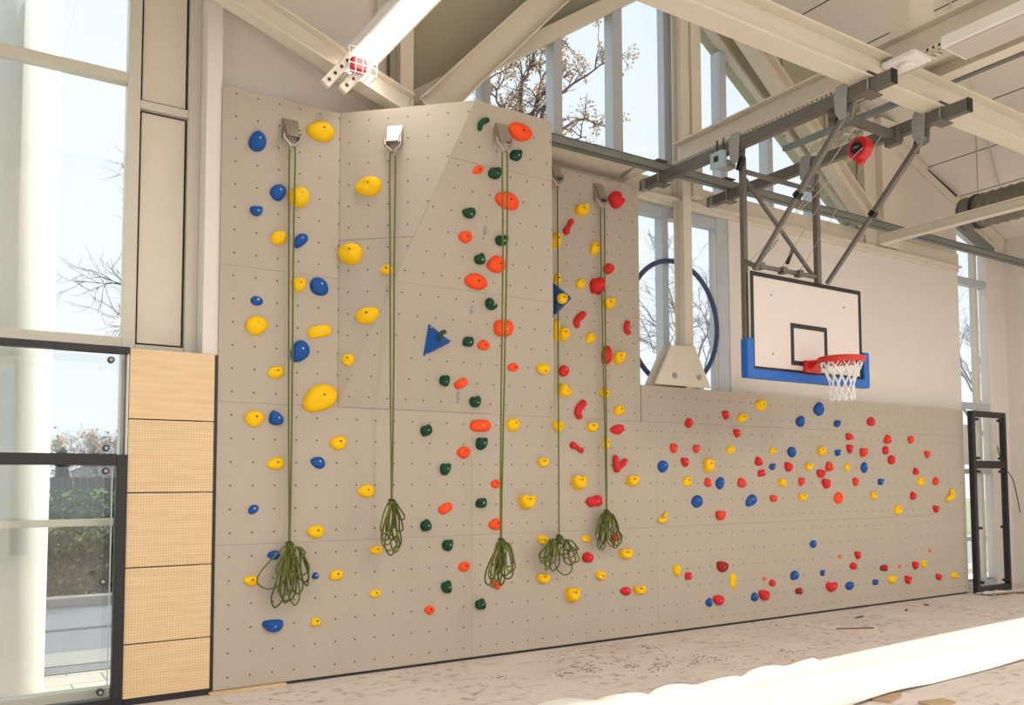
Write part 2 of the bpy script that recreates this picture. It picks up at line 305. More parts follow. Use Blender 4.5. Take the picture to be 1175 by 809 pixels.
# ================================================================= STEEL
def col_i(name, label, x, y, z0, z1, w, d, m='cream'):
    t = thing(name, label, 'column', (x, y, z0)); return t
t = thing('steel_column', 'cream steel column with a bolted gusset foot on the low climbing wall', 'column', (5.18, .1, 2.8))
MB().ibeam((5.185, .10, 2.85), (5.185, .10, 8.3), .13, .18, .02, up=(0, 1, 0)).build('shaft', 'cream', t, bevel=.003)
MB().box((5.26, -.02, 5.2), (5.42, .12, 8.2)).build('side_plate', 'cream', t, bevel=.003)
gp = [at(*p, -.03) for p in ((752, 441), (771, 396), (797, 397), (816, 446))]
gus = [Vector((4.60, -.03, 2.87)), Vector((4.83, -.03, 3.39)), Vector((5.25, -.03, 3.41)), Vector((5.48, -.03, 2.87))]
gus = [Vector((p.x, -.03, max(p.z, 2.87) if i in (0, 3) else p.z)) for i, p in enumerate(gp)]
MB().prism(gus, (0, .03, 0)).build('gusset', 'cream', t, bevel=.004)
MB().prism([p+Vector((0, .16, 0)) for p in gus], (0, .03, 0)).build('gusset', 'cream', t, bevel=.004)
for px, py in ((774, 431), (802, 433)):
    p = at(px, py, -.03); MB().cyl(p+Vector((0, -.012, 0)), p+Vector((0, .01, 0)), .035).build('bolt', 'galv', t, bevel=.003)
t = thing('gable_post', 'cream post standing at the foot of the two diagonal braces', 'column', (1.44, 0, 5.2))
MB().ibeam((1.44, .13, 5.2), (1.44, .13, 7.2), .14, .26, .02, up=(0, 1, 0)).build('shaft', 'cream', t, bevel=.003)
MB().box((1.22, .2, 5.2), (1.3, .3, 7.1)).build('cover_strip', 'cream', t, bevel=.003)
t = thing('gable_post', 'wide cream post against the gable infill above the grey channel', 'column', (9.4, 0, 5.3))
MB().box((9.2, .05, 5.2), (9.62, .28, ceil_z(9.62)-.02)).build('shaft', 'cream', t, bevel=.006)
MB().box((8.92, .16, 5.2), (9.2, .28, ceil_z(9.2)-.1)).build('cover_strip', 'creamlight', t, bevel=.006)
def member(name, label, p, q, w, h, cat='beam', kind='ibeam', m='cream', bev=.003):
    t = thing(name, label, cat, tuple((Vector(p)+Vector(q))/2)); mb = MB()
    (mb.ibeam(p, q, w, h) if kind == 'ibeam' else mb.beam(p, q, w, h))
    mb.build('flange_section' if kind == 'ibeam' else 'bar', m, t, bevel=bev); return t
def lone(mb, name, m, label, cat, group=None, bevel=0, smooth=False): return tag(mb.build(name, m, None, bevel, smooth), label, cat, group)
b1, b2 = at(496, 124, -.06), at(640, -10, -.06); d = (b2-b1)
lone(MB().ibeam(b1-d*.02, b2+d*.45, .2, .30, .02), 'diagonal_brace', 'cream', 'broad cream diagonal brace rising in front of the olive gable boards', 'brace', bevel=.003)
b1, b2 = at(864, 52, -.06), at(1003, 262, -.06); d = b2-b1
lone(MB().ibeam(b1-d*.12, b2, .2, .24, .02), 'diagonal_brace', 'cream', 'cream diagonal brace falling behind the goal frame to the grey channel', 'brace', bevel=.003)
b1, b2 = at(462, 118, -.02), at(280, -2, -.9)
b1 = at(468, 122, -.02); b2 = at(276, -2, -.35); d = b2-b1
lone(MB().ibeam(b1, b2+d*.6, .16, .22, .02), 'diagonal_brace', 'cream', 'cream diagonal brace climbing over the white wall past the caged siren', 'brace', bevel=.003)
lone(MB().beam(at(440, 133, .22), at(255, 0, .24)+Vector((-.5, 0, .25)), .05, .03), 'wall_strip', 'cream', 'thin cream cover strip slanting across the white wall', 'strip', bevel=.003)
# main beams
lone(MB().ibeam((-3, -2.87, 5.40), (13, -2.87, 5.40), .21, .28, .02), 'tie_beam', 'cream', 'long cream steel beam crossing in front of the gable window, parallel to the climbing wall', 'beam', bevel=.003)
lone(MB().ibeam((5.05, .02, 5.67), (5.05, -9, 5.67), .2, .25, .018), 'cross_beam', 'cream', 'cream steel beam running from the steel column over the tie beam, carrying the cable tray', 'beam', bevel=.003)
lone(MB().ibeam((8.55, -.32, 5.085), (8.55, -9, 5.085), .12, .13, .012), 'hanging_beam', 'cream', 'slim cream beam passing under the silver duct', 'beam', bevel=.002)
lone(MB().ibeam((5.62, -2.8, 5.62), (5.62, -9, 5.62), .16, .16, .014), 'cross_beam', 'cream', 'short cream beam beside the unlit lamp on the tie beam', 'beam', bevel=.002)
lone(MB().box((5.02, -3.0, 5.80), (5.42, -2.8, ceil_z(5.3)-.1)), 'roof_post', 'cream', 'cream post standing on the tie beam up to the ceiling', 'column', bevel=.004)
ch = MB(); ch.box((1.7, -.30, 5.27), (13, -.285, 5.37)); ch.box((1.7, -.30, 5.36), (13, -.22, 5.372)); ch.box((1.7, -.30, 5.268), (13, -.22, 5.28))
lone(ch, 'channel_rail', 'greygreen', 'long grey steel channel running along the facade above the recessed panel', 'rail', bevel=.001)
br = MB(); br.beam((1.95, -.25, 5.24), (4.1, -.25, 5.24), .03, .02); 
sh = MB(); sh.box((1.75, -.22, 5.27), (4.35, .2, 5.31)); lone(sh, 'shelf_board', 'cream', 'flat cream board between grey channel and the top of the recessed panel', 'board', bevel=.003)
lone(MB().beam(at(713, 203, .02), at(728, 191, -.22), .018, .03), 'angle_bracket', 'galv', 'short slanted bracket under the cream shelf board', 'bracket')
b1, b2 = Vector((7.4, -.9, 6.38)), Vector((7.4, -6, 6.38))
b1, b2 = hit(840, 226, (7.2, 0, 0), (1, 0, 0)), hit(1175, 52, (7.2, 0, 0), (1, 0, 0))
d = b2-b1; b2 = b1+Vector((0, d.y, d.z)); lone(MB().beam((7.2, .2, 6.27), (7.2, -8, 6.27), .07, .07), 'ceiling_rail', 'greygreen', 'thin grey rail behind the goal rails, passing above the tie beam', 'rail', bevel=.003)
# ceiling rods
def on_ceil(x, y, dz=-.06): 
    Nn = Vector((.366, 0, 1)).normalized(); return hit(x, y, (9.98, 0, 7.03+dz), Nn)
def rod(name, a, b, label, r=.012): lone(MB().cyl(on_ceil(*a), on_ceil(*b), r, 8), name, 'cream', label, 'rod', smooth=True)
rod('tension_rod', (1084, -20), (1148, 215), 'cream tension rod running down the ceiling toward the duct')
rod('tension_rod', (1030, 72), (1180, 148), 'cream tension rod crossing the other rod under the ceiling')
lone(MB().beam(on_ceil(1029, 163), on_ceil(1097.5, 225), .02, .03), 'shadow_gap_strip', 'blackcap', 'thin black shadow gap strip where ceiling boards meet the gable infill', 'strip')
eb = MB().prism([(9.6, FY-.05, ceil_z(9.6)-.22), (12.95, FY-.05, ceil_z(12.95)-.22), (12.95, FY-.05, ceil_z(12.95)-.02), (9.6, FY-.05, ceil_z(9.6)-.02)], (0, .05, 0))
sname(eb.build('trim_6', 'cream'), 'cream sloping board along the top of the gable infill')
# duct
dc = thing('air_duct', 'round spiral wound silver duct hanging under the ceiling slope', 'duct', (10, -.7, 5.58))
DX, DZ, DR = 10.15, 5.63, .235
pts = []; Rr = []
y = -.62
prof = []
while y > -9:
    prof += [(y, DR), (y-.06, DR+.012), (y-.07, DR)]; y -= .13
prof = [(-.60, .02), (-.60, DR*.9), (-.64, DR)]+prof
mb = MB(); mb.tube([(DX, a, DZ) for a, b in prof], [b for a, b in prof], 28, cap=True); mb.build('duct_pipe', 'duct', dc, smooth=True)
for y in (-.80, -4.2): MB().tube([(DX, y, DZ), (DX, y-.05, DZ)], DR+.016, 28).build('clamp_band', 'black', dc)
MB().cyl((DX, -.825, DZ+DR), (DX, -.825, ceil_z(DX)), .008, 8).build('hanger_rod', 'galv', dc)
# ================================================================= LAMPS
def lamp(name, label, x0, x1, y0, y1, z, lit, group=None, W=None):
    t = thing(name, label, 'lamp', ((x0+x1)/2, (y0+y1)/2, z+.1), group)
    MB().box((x0, y0, z+.012), (x1, y1, z+.11)).build('housing', 'paper', t, bevel=.006)
    MB().box((x0+.03, y0-.03, z), (x1-.03, y1+.03, z+.02)).build('diffuser', 'lit' if lit else 'diffoff', t, bevel=.003); 
    MB().box(((x0+x1)/2-.02, (y0+y1)/2-.02, z+.11), ((x0+x1)/2+.02, (y0+y1)/2+.02, ceil_z(x0)-.02 if x0 > 5.2 else z+.25)).build('hanger', 'galv', t)
    if lit:
        l = bpy.data.lights.new('tube_light', 'AREA'); l.shape = 'RECTANGLE'; l.size = abs(x1-x0)-.08; l.size_y = abs(y1-y0)-.08; l.energy = W or LAMPW; l.color = (1, .96, .91)
        o = bpy.data.objects.new('tube_light', l); C.objects.link(o); o.location = ((x0+x1)/2, (y0+y1)/2, z-.012)
LAMPW = 66
lamp('linear_lamp', 'lit linear ceiling lamp glowing white above the left end of the wall', .74, 1.04, -.19, -1.75, 5.6, True, None, 7)
lamp('linear_lamp', 'unlit linear lamp hung under the cable tray', 4.74, 5.12, -3.44, -5.0, 5.37, False)
for i, (x, y) in enumerate([(.74, -6.2), (.74, -9), (5.1, -7.5), (5.1, -11), (9.2, -5.5), (9.2, -9), (.74, -12.5), (9.2, -12.5), (-3.5, -5), (-3.5, -9)]):  # unseen fill lamps, added to brighten the interior of the hall
    lamp('linear_lamp', 'added linear fill lamp outside the view, brightening the hall', x, x+.3, y, y-1.56, 5.0 if x < 0 or x > 9 else 5.55, True, 'added fill lamps outside the view')
# cable tray
tr = MB()
for X in (4.95, 5.10):
    tr.box((X, -8, 5.52), (X+.006, .05, 5.545)); tr.box((X, -8, 5.485), (X+.006, .05, 5.492))
y = 0
while y > -7:
    tr.box((4.95, y, 5.485), (5.106, y-.02, 5.492)); tr.box((4.95, y, 5.485), (4.956, y-.02, 5.545)); y -= .055
lone(tr, 'cable_tray', 'cream', 'perforated cream cable tray fixed along the underside of the cross beam', 'cable tray')
fp = atZ(1040, 74, 5.44); t = thing('smoke_detector', 'small white box fixture fixed under the cable tray beside the unlit lamp', 'fixture', tuple(fp))
MB().box(fp+Vector((-.13, -.16, .0)), fp+Vector((.13, .16, .045))).build('base', 'paper', t, bevel=.01); MB().cyl(fp+Vector((0, 0, 0)), fp+Vector((0, 0, -.03)), .065).build('sensor', 'paper', t, bevel=.01)
# siren and perforated brackets at the left brace
t = thing('perforated_bracket', 'perforated cream bracket clamped to the slanting brace below lit lamp', 'bracket', tuple(at(390, 88, -.3)))
for (a, b) in (((372, 97), (402, 66)), ((392, 104), (424, 72))):
    p, q = at(*a, -.36), at(*b, -.36); mb = MB().beam(p, q, .05, .09, up=(0, 0, 1)); mb.build('arm', 'cream', t, bevel=.008)
    for f in (.15, .38, .62, .85): c = p.lerp(q, f); MB().cyl(c+Vector((0, -.03, 0)), c+Vector((0, .0, 0)), .016, 10).build('slot', 'blackcap', t)
t = thing('alarm_siren', 'red alarm siren in a white wire cage below the lit lamp', 'alarm', tuple(at(411, 76, -.4)))
c = at(411, 75, -.42); MB().box(c-Vector((.07, .04, .06)), c+Vector((.07, .05, .06))).build('horn_body', 'redbox', t, bevel=.015)
cg = MB()
for k in range(5):
    x = c.x-.13+.065*k; cg.tube([(x, c.y+.06, c.z+.11), (x, c.y-.1, c.z+.11), (x, c.y-.12, c.z), (x, c.y-.1, c.z-.12), (x, c.y+.06, c.z-.12)], .005, 6)
for k in range(4):
    z = c.z-.12+.075*k; cg.tube([(c.x-.13, c.y+.06, z), (c.x-.13, c.y-.11, z), (c.x+.13, c.y-.11, z), (c.x+.13, c.y+.06, z)], .005, 6)
cg.build('cage', 'net', t)
# ================================================================= CLIMBING WALL
Xv, Zv, NW = Vector((1, 0, 0)), Vector((0, 0, 1)), Vector((0, -1, 0))
cw = thing('climbing_wall', 'greige climbing wall of drilled panels with a leaning upper part and a low section', 'climbing wall', (0, 0, 0))
g = .0009
def wsheet(x0, x1, z0, z1, off): sheet([(x0+g, z0+g), (x1-g, z0+g), (x1-g, z1-g), (x0+g, z1-g)], (0, 0, 0), Xv, Zv, NW, .022, off).build('panel_board', PANEL, cw)
OFW = (0, .32); OFR = (-.2*.1885, .32)
ZS = [.025, 1.22, 2.44, 3.61]
for a, b in ((2.43, 3.61), (3.61, 5.165)): wsheet(-.305, .758, a, b, OFW)
XS = (-.305, 2.17, 4.62, 7.07, 9.52, 11.03)
for x0, x1 in zip(XS, XS[1:]):
    wsheet(x0, x1, .025, 1.22, OFW); wsheet(x0, x1, 1.22, 2.43, OFW)
wsheet(2.35, 4.39, 2.43, 3.61, OFR); wsheet(2.35, 4.39, 3.61, 5.15, OFR)
for x0, x1 in ((4.40, 7.07), (7.07, 9.52), (9.52, 11.03)): wsheet(x0, x1, 2.43, 2.85, OFW)
bk = MB(); bk.box((-.30, .023, .03), (4.38, .28, 5.13)); bk.box((4.38, .023, .03), (11.02, .24, 2.84)); bk.build('backing_frame', 'seam', cw)
MB().box((-.28, .005, 0), (11.0, .02, .024)).build('shadow_joint', 'black', cw)
# leaning plane and the turned facet beside it
O0 = Vector((.763, 0, 2.45)); VO = Vector((0, -.89, 2.73)).normalized(); NO = Vector((0, -VO.z, VO.y)).normalized()
LO = math.hypot(.89, 2.73)
def oedgeL(v): return .763+(1.692-.763)*v/LO
def oedgeR(v): return 3.175+(2.53-3.175)*v/LO
OFO = (1.614, .083)
def osheet(v0, v1):
    poly = [(oedgeL(v0)+g, v0+g), (oedgeR(v0), v0+g), (oedgeR(v1), v1-g), (oedgeL(v1)+g, v1-g)]
    v, = [[]]; P = [(a, b) for a, b in poly]
    return sheet(P, (0, O0.y, O0.z), Xv, VO, NO, .022, OFO).build('leaning_panel', PANEL, cw)
osheet(-.019, 1.176); osheet(1.176, 2.336); osheet(2.336, LO)
T0 = Vector((.758, 0, 0)); TU = Vector((.934, -.884, 0)); TL = TU.length; TU.normalize(); NT = TU.cross(Zv)
def tedge(z): return TL*(z-2.45)/2.73
OFT = (.091, 5.083-.2*13)
sheet([(.002, 2.433), (tedge(3.968)-.002, 3.966), (.002, 3.966)], T0, TU, Zv, NT, .022, OFT).build('turned_panel', PANEL, cw)
sheet([(.002, 3.97), (tedge(3.97), 3.97), (TL-.001, 5.18), (.002, 5.17)], T0, TU, Zv, NT, .022, OFT).build('turned_panel', PANEL, cw)
# right cheek and top of the leaning part
RT, RB = Vector((2.53, -.89, 5.18)), Vector((3.175, 0, 2.45))
def tri(a, b, c_, th, nm, m='seam'): return MB().prism([a, b, c_], th).build(nm, m, cw)
MB().prism([RB+Vector((-.004, .012, 0)), RT+Vector((-.004, .02, 0)), Vector((2.53, .02, 5.18)), Vector((3.0, .02, 2.47))], (-.02, 0, 0)).build('side_panel', PANEL, cw)
MB().prism([(.77, .0, 5.155), (1.69, -.875, 5.155), (2.52, -.875, 5.155), (2.52, 0, 5.155)], (0, 0, .018)).build('top_panel', PANEL, cw)
# ---- holds --------------------------------------------------------
PL = {'W': ((0, 0, 0), Xv, Zv, NW), 'O': (O0, Xv, VO, NO), 'T': (T0, TU, Zv, NT)}
def inpoly(x, y, P):
    c = False
    for i in range(len(P)):
        (x1, y1), (x2, y2) = P[i], P[i-1]
        if (y1 > y) != (y2 > y) and x < (x2-x1)*(y-y1)/(y2-y1)+x1: c = not c
    return c
PT = [(390, 120), (545, 113), (390, 467)]; PO = [(545, 113), (636, 135), (635.5, 475), (390, 467)]
def plane_of(x, y): return 'T' if inpoly(x, y, PT) else 'O' if inpoly(x, y, PO) else 'W'
SH = dict(
 ovo=[(math.cos(a*math.pi/8)*(.5+.03*math.sin(a*math.pi/4+1)), math.sin(a*math.pi/8)*.5*(1+.09*math.cos(a*math.pi/8))) for a in range(16)],
 knob=[(-.5,.1),(-.25,.5),(.2,.42),(.5,.5),(.5,-.05),(.25,-.5),(-.2,-.45),(-.45,-.3)],
 trid=[(-.5,.3),(-.42,.5),(.36,.46),(.5,.22),(.28,-.38),(.0,-.5),(-.3,-.2)], triu=[(-.25,.5),(.02,.46),(.42,.05),(.5,-.28),(.3,-.5),(-.35,-.44),(-.5,-.1)],
 sq=[(-.5,-.4),(-.38,-.5),(.4,-.45),(.5,-.3),(.45,.4),(.3,.5),(-.35,.42),(-.48,.3)],
 pent=[(-.5,.1),(-.05,.5),(.1,.5),(.5,.15),(.38,-.45),(.2,-.5),(-.3,-.45)],
 pear=[(-.46,-.32),(-.5,.1),(-.25,.42),(.15,.5),(.46,.3),(.5,-.12),(.3,-.45),(-.2,-.5)],
 jug=[(-.5,.3),(-.38,.5),(-.15,.48),(-.02,.36),(.15,.42),(.35,.5),(.5,.28),(.48,-.2),(.25,-.5),(-.22,-.5),(-.48,-.15)],
 kid=[(-.5,-.3),(-.48,.0),(-.25,.35),(.1,.5),(.42,.45),(.5,.2),(.35,.02),(.08,.0),(-.02,-.2),(-.12,-.45),(-.36,-.5)],
 cres=[(-.5,.05),(-.5,-.3),(-.25,-.5),(.2,-.5),(.48,-.15),(.5,.4),(.38,.5),(.2,.35),(.1,.12),(-.1,.04),(-.3,.15)],
 vee=[(-.5,.42),(-.38,.5),(-.18,.45),(-.12,.1),(.02,-.02),(.25,.25),(.45,.3),(.5,.1),(.4,-.08),(.05,-.2),(-.1,-.45),(-.3,-.5),(-.5,-.35)],
 hrt=[(-.5,.1),(-.35,.45),(-.12,.42),(0,.32),(.15,.42),(.38,.45),(.5,.15),(.4,-.2),(.1,-.5),(-.15,-.5),(-.42,-.2)],
 hrr=[(-.4,.35),(-.1,.5),(.15,.4),(.12,.15),(.3,.05),(.5,.0),(.48,-.25),(.2,-.48),(-.1,-.5),(-.4,-.25),(-.5,.1)],
 bar=[(-.5,-.1),(-.38,-.46),(.0,-.5),(.4,-.44),(.5,-.1),(.5,.14),(.38,.46),(.0,.5),(-.4,.44),(-.5,.12)],
 lump=[(-.5,.1),(-.3,.45),(-.05,.35),(.2,.5),(.5,.25),(.42,-.05),(.48,-.35),(.2,-.5),(-.05,-.38),(-.35,-.48),(-.45,-.2)],
 half=[(-.5,.3),(-.36,.5),(.36,.46),(.5,.25),(.44,-.2),(.16,-.5),(-.2,-.48),(-.47,-.12)],
 bone=[(-.5,-.35),(-.48,.15),(-.3,.4),(.0,.1),(.3,.3),(.48,.35),(.5,-.05),(.3,-.25),(.05,-.2),(-.2,-.45),(-.4,-.5)])
WORD = dict(ovo='oval', knob='chunky', trid='wedge shaped', triu='pointed', sq='square', pent='five sided', pear='pear shaped', jug='pocketed', kid='kidney shaped', cres='crescent', vee='forked', hrt='heart shaped', hrr='notched', bar='bar shaped', lump='knobbly', half='half moon', bone='bone shaped')
CW = dict(y='yellow', b='blue', o='orange', g='green', r='red', d='dark red', s='salmon', m='orange-red')
CR = dict(A=(240, 90, 3.9167), B=(240, 280, 3.9167), C=(240, 470, 3.9167), D=(240, 609, 3.9167), E=(480, 100, 3.9167), F=(480, 280, 3.9167), G=(480, 440, 3.9167), H=(480, 570, 3.9167),
          I=(740, 440, 5.78), J=(920, 440, 5.78), K=(740, 570, 5.78), L=(920, 570, 5.78))
HOLDS = '''A 218 282 82 92 0 b ovo;A 503 236 132 88 -18 y ovo;A 311 511 74 74 0 b ovo;A 405 531 100 86 -50 y pear;A 214 594 60 46 0 b half;A 313 715 76 62 0 y pear;A 411 728 76 50 35 b pear;A 714 484 126 86 12 y ovo
B 632 42 108 94 -10 y pear;B 796 115 56 46 10 y ovo;B 403 181 70 66 0 y ovo;B 495 190 96 74 -50 b ovo;B 214 255 60 42 -15 b ovo;B 212 366 104 88 0 y ovo;B 706 320 114 74 15 y ovo;B 496 393 116 56 10 y bar;B 409 483 108 82 60 b ovo;B 622 520 58 56 20 y ovo;B 300 577 76 56 0 y pear;B 499 694 172 118 25 y ovo
C 203 40 92 76 0 y ovo;C 302 36 68 66 0 b triu;C 581 150 80 64 5 y ovo;C 300 243 84 56 10 y ovo;C 491 238 70 52 -25 b ovo;C 707 367 80 60 0 y ovo;C 199 449 54 38 35 b ovo;C 480 549 82 60 0 y ovo;C 291 654 60 42 5 b ovo;C 752 632 60 40 5 y ovo;C 478 748 34 30 30 b ovo;C 572 745 66 48 10 y pear
D 189 226 70 48 0 y ovo;D 747 283 56 38 12 y ovo;D 289 427 98 54 5 b half;D 480 411 50 42 0 y pear
E 295 167 52 62 0 g kid;E 459 201 116 78 -30 o ovo;E 440 307 54 52 0 g knob;E 270 373 54 36 25 o ovo;E 345 388 56 54 0 g knob;E 401 511 116 78 -30 o ovo;E 231 566 62 46 15 g half;E 213 674 64 56 -15 o ovo;E 376 690 56 50 0 g knob
F 278 70 50 48 20 g knob;F 353 93 86 78 0 o ovo;F 260 170 108 72 -18 o ovo;F 329 271 54 56 0 g hrr;F 385 379 90 74 0 o bar;F 225 441 48 46 0 g knob;F 294 456 56 46 0 o ovo;F 427 555 52 38 0 o ovo;F 119 616 44 50 0 g knob;F 193 628 68 38 32 o bar;F 257 711 50 48 10 g knob;F 563 563 58 48 10 y half
G 37 213 54 48 25 g knob;G 281 190 98 54 0 o bar;G 285 271 50 56 0 g knob;G 205 310 62 54 10 o ovo;G 427 186 60 58 20 y pear;G 122 386 46 54 0 g knob;G 348 452 42 40 0 o ovo;G 123 562 70 42 32 o bar;G 284 539 50 44 10 g knob;G 489 535 66 64 0 y jug;G 36 641 50 50 30 g knob;G 349 634 64 52 0 o ovo;G 133 728 46 52 0 g knob;G 560 357 42 42 0 y jug;G 560 702 48 40 0 y half
H 207 315 56 44 15 o ovo;H 129 408 46 54 20 g knob;H 353 396 44 42 0 o trid;H 562 370 56 44 0 y jug;H 281 486 46 48 20 g knob;H 51 510 48 40 0 o ovo;H 694 444 54 66 0 y jug;H 933 259 54 46 0 y jug;H 762 272 48 48 0 r pent;H 821 353 46 40 0 y half;H 933 425 50 40 0 r ovo;H 995 421 48 40 10 y jug
E 893 506 66 76 0 r hrr;E 735 556 54 48 0 y jug;E 677 626 76 36 42 r bone;E 621 690 46 72 0 y pear;E 794 725 42 62 0 y pear
F 856 111 50 50 0 r ovo;F 806 187 60 76 0 r lump;F 626 160 32 60 0 y ovo;F 730 178 42 46 0 y pear;F 857 270 50 46 0 y jug;F 730 340 76 48 30 r kid;F 944 375 62 38 66 r kid;F 622 390 34 98 0 y bar;F 653 409 40 56 0 y jug;F 775 422 42 50 0 y pear;F 847 498 40 84 0 r lump;F 901 515 44 54 0 y jug;F 655 571 48 52 0 r ovo;F 658 657 60 62 0 y triu;F 837 670 42 44 0 y half;F 735 744 84 54 42 r kid;F 903 748 46 48 0 y pear
G 630 191 46 52 0 y half;G 782 198 46 40 0 y jug;G 896 207 66 44 10 r ovo;G 715 289 66 42 -58 r bone;G 845 270 36 60 0 y ovo;G 910 360 66 80 0 r vee;G 963 440 46 48 0 y jug;G 723 448 58 62 0 y jug;G 793 530 72 50 12 r lump;G 754 698 44 32 0 y bar;G 847 608 32 38 0 y ovo;G 885 694 38 38 0 r ovo
I 294 263 58 66 0 r ovo;I 538 211 46 60 0 r trid;I 648 228 74 60 0 y pear;I 773 144 86 80 0 y ovo;I 1034 252 64 74 0 b ovo;J 117 170 72 90 0 b ovo;I 612 331 48 56 0 r trid;I 193 430 48 64 0 m half;I 344 436 50 54 0 m hrt;I 268 524 56 62 0 r trid;I 571 440 62 56 0 y pear;I 850 447 50 50 0 y pear;I 977 455 62 72 10 b ovo;I 122 550 76 82 0 b ovo;I 427 549 64 90 0 y jug;I 758 516 52 62 0 r triu;I 848 553 42 42 0 b knob;I 955 553 50 64 0 r half;J 48 555 46 50 0 y jug;I 776 595 52 46 8 r sq;J 130 597 60 54 0 r half;I 282 652 64 68 0 y pear;I 421 655 48 62 0 m triu;I 501 661 60 84 -6 b ovo;I 646 657 58 66 0 m triu;I 916 655 60 58 0 y triu;I 1042 653 42 56 0 m hrt;K 350 33 96 74 72 b ovo;K 708 27 102 64 50 b ovo;I 855 763 52 46 0 m half;I 1048 757 58 48 0 y jug
J 237 267 42 46 0 b knob;J 461 252 54 58 0 r pent;J 318 350 50 52 25 r triu;J 320 436 42 60 0 r trid;J 411 460 42 58 0 m jug;J 573 370 48 60 -10 m triu;J 558 443 36 54 0 r lump;J 726 375 40 50 0 m hrt;J 131 453 48 58 0 y jug;J 241 460 38 42 0 b knob;J 186 550 50 64 0 m triu;J 304 556 40 54 0 y pear;J 416 558 46 72 0 b ovo;J 597 505 48 60 0 r pent;J 833 472 34 50 0 m trid;J 165 667 58 66 0 r trid;J 360 651 38 54 0 m half;J 526 654 38 42 0 b knob;J 759 583 34 50 0 r triu;J 792 652 50 64 0 y ovo;J 890 648 38 52 0 m pent;J 247 760 64 78 0 o ovo;J 478 746 40 46 0 y jug;J 742 744 38 54 0 r triu;J 985 742 92 48 40 y cres
L 641 88 56 72 0 y ovo;L 893 83 42 48 0 r trid;L 78 314 50 52 0 b ovo;L 255 398 26 26 0 s ovo;L 373 389 40 54 0 r trid;L 344 459 50 48 0 r pent;L 140 506 28 40 0 b knob;L 203 600 86 64 0 r hrt;L 321 591 58 56 0 b pear;L 491 568 40 38 0 b knob;L 549 473 54 42 0 d lump;L 651 461 26 24 0 s ovo;L 604 553 62 58 0 y hrt;L 708 550 46 54 0 r half;L 756 457 40 54 0 r trid;L 812 445 38 50 0 y ovo;L 853 357 24 22 0 s ovo;L 911 532 42 42 0 r half;L 1017 521 60 42 0 y triu
K 123 138 70 80 0 y cres;K 503 127 60 62 0 m jug;K 214 493 54 80 0 y trid;K 291 526 46 50 0 r sq;K 517 464 80 70 0 d half;K 587 558 116 42 90 y bar;K 795 543 30 26 0 s ovo;K 846 572 44 46 0 r pent;K 429 702 50 60 0 b ovo;K 492 686 76 66 0 r half;K 730 666 52 60 0 b ovo;K 795 653 76 68 0 r half;K 996 523 60 62 0 b pear;K 1025 626 48 44 0 d lump'''
def chaikin(P, n=2):
    for _ in range(n):
        Q = []
        for i in range(len(P)):
            a, b = P[i], P[(i+1) % len(P)]; Q += [(a[0]*.75+b[0]*.25, a[1]*.75+b[1]*.25), (a[0]*.25+b[0]*.75, a[1]*.25+b[1]*.75)]
        P = Q
    xs = [p[0] for p in P]; ys = [p[1] for p in P]; x0, x1, y0, y1 = min(xs), max(xs), min(ys), max(ys)
    return [((p[0]-x0)/(x1-x0)-.5, (p[1]-y0)/(y1-y0)-.5) for p in P]
SHC = {k: chaikin(v, 1 if k == 'ovo' else 2) for k, v in SH.items()}
recs = []
for part in HOLDS.replace('\n', ';').split(';'):
    q = part.split(); ox, oy, sc = CR[q[0]]
    x, y, w, h, a = ox+float(q[1])/sc, oy+float(q[2])/sc, float(q[3])/sc, float(q[4])/sc, math.radians(float(q[5]))
    recs.append(dict(x=x, y=y, w=w*(.88 if x > 744 else .96), h=h, a=a, c=q[6], k=q[7], low=x > 744 or False))
random.seed(11)
DF = dict(ovo=.36, pear=.42, bar=.40, knob=.55, jug=.6, kid=.55, cres=.6, vee=.6, hrt=.5, hrr=.5, lump=.55, half=.5, trid=.5, triu=.5, sq=.5, pent=.5, bone=.6)
SPN = dict(kid=[[(-.34,-.30,.17),(-.28,.02,.19),(-.05,.24,.19),(.30,.30,.19)]], cres=[[(-.36,-.22,.16),(-.05,-.30,.20),(.22,-.12,.20),(.34,.32,.15)]], bone=[[(-.30,-.22,.24),(.0,.02,.13),(.32,.24,.19)]],
 vee=[[(-.32,.34,.13),(-.28,-.05,.17),(-.22,-.33,.16)],[(-.24,-.26,.16),(.10,-.08,.14),(.36,.14,.14)]])
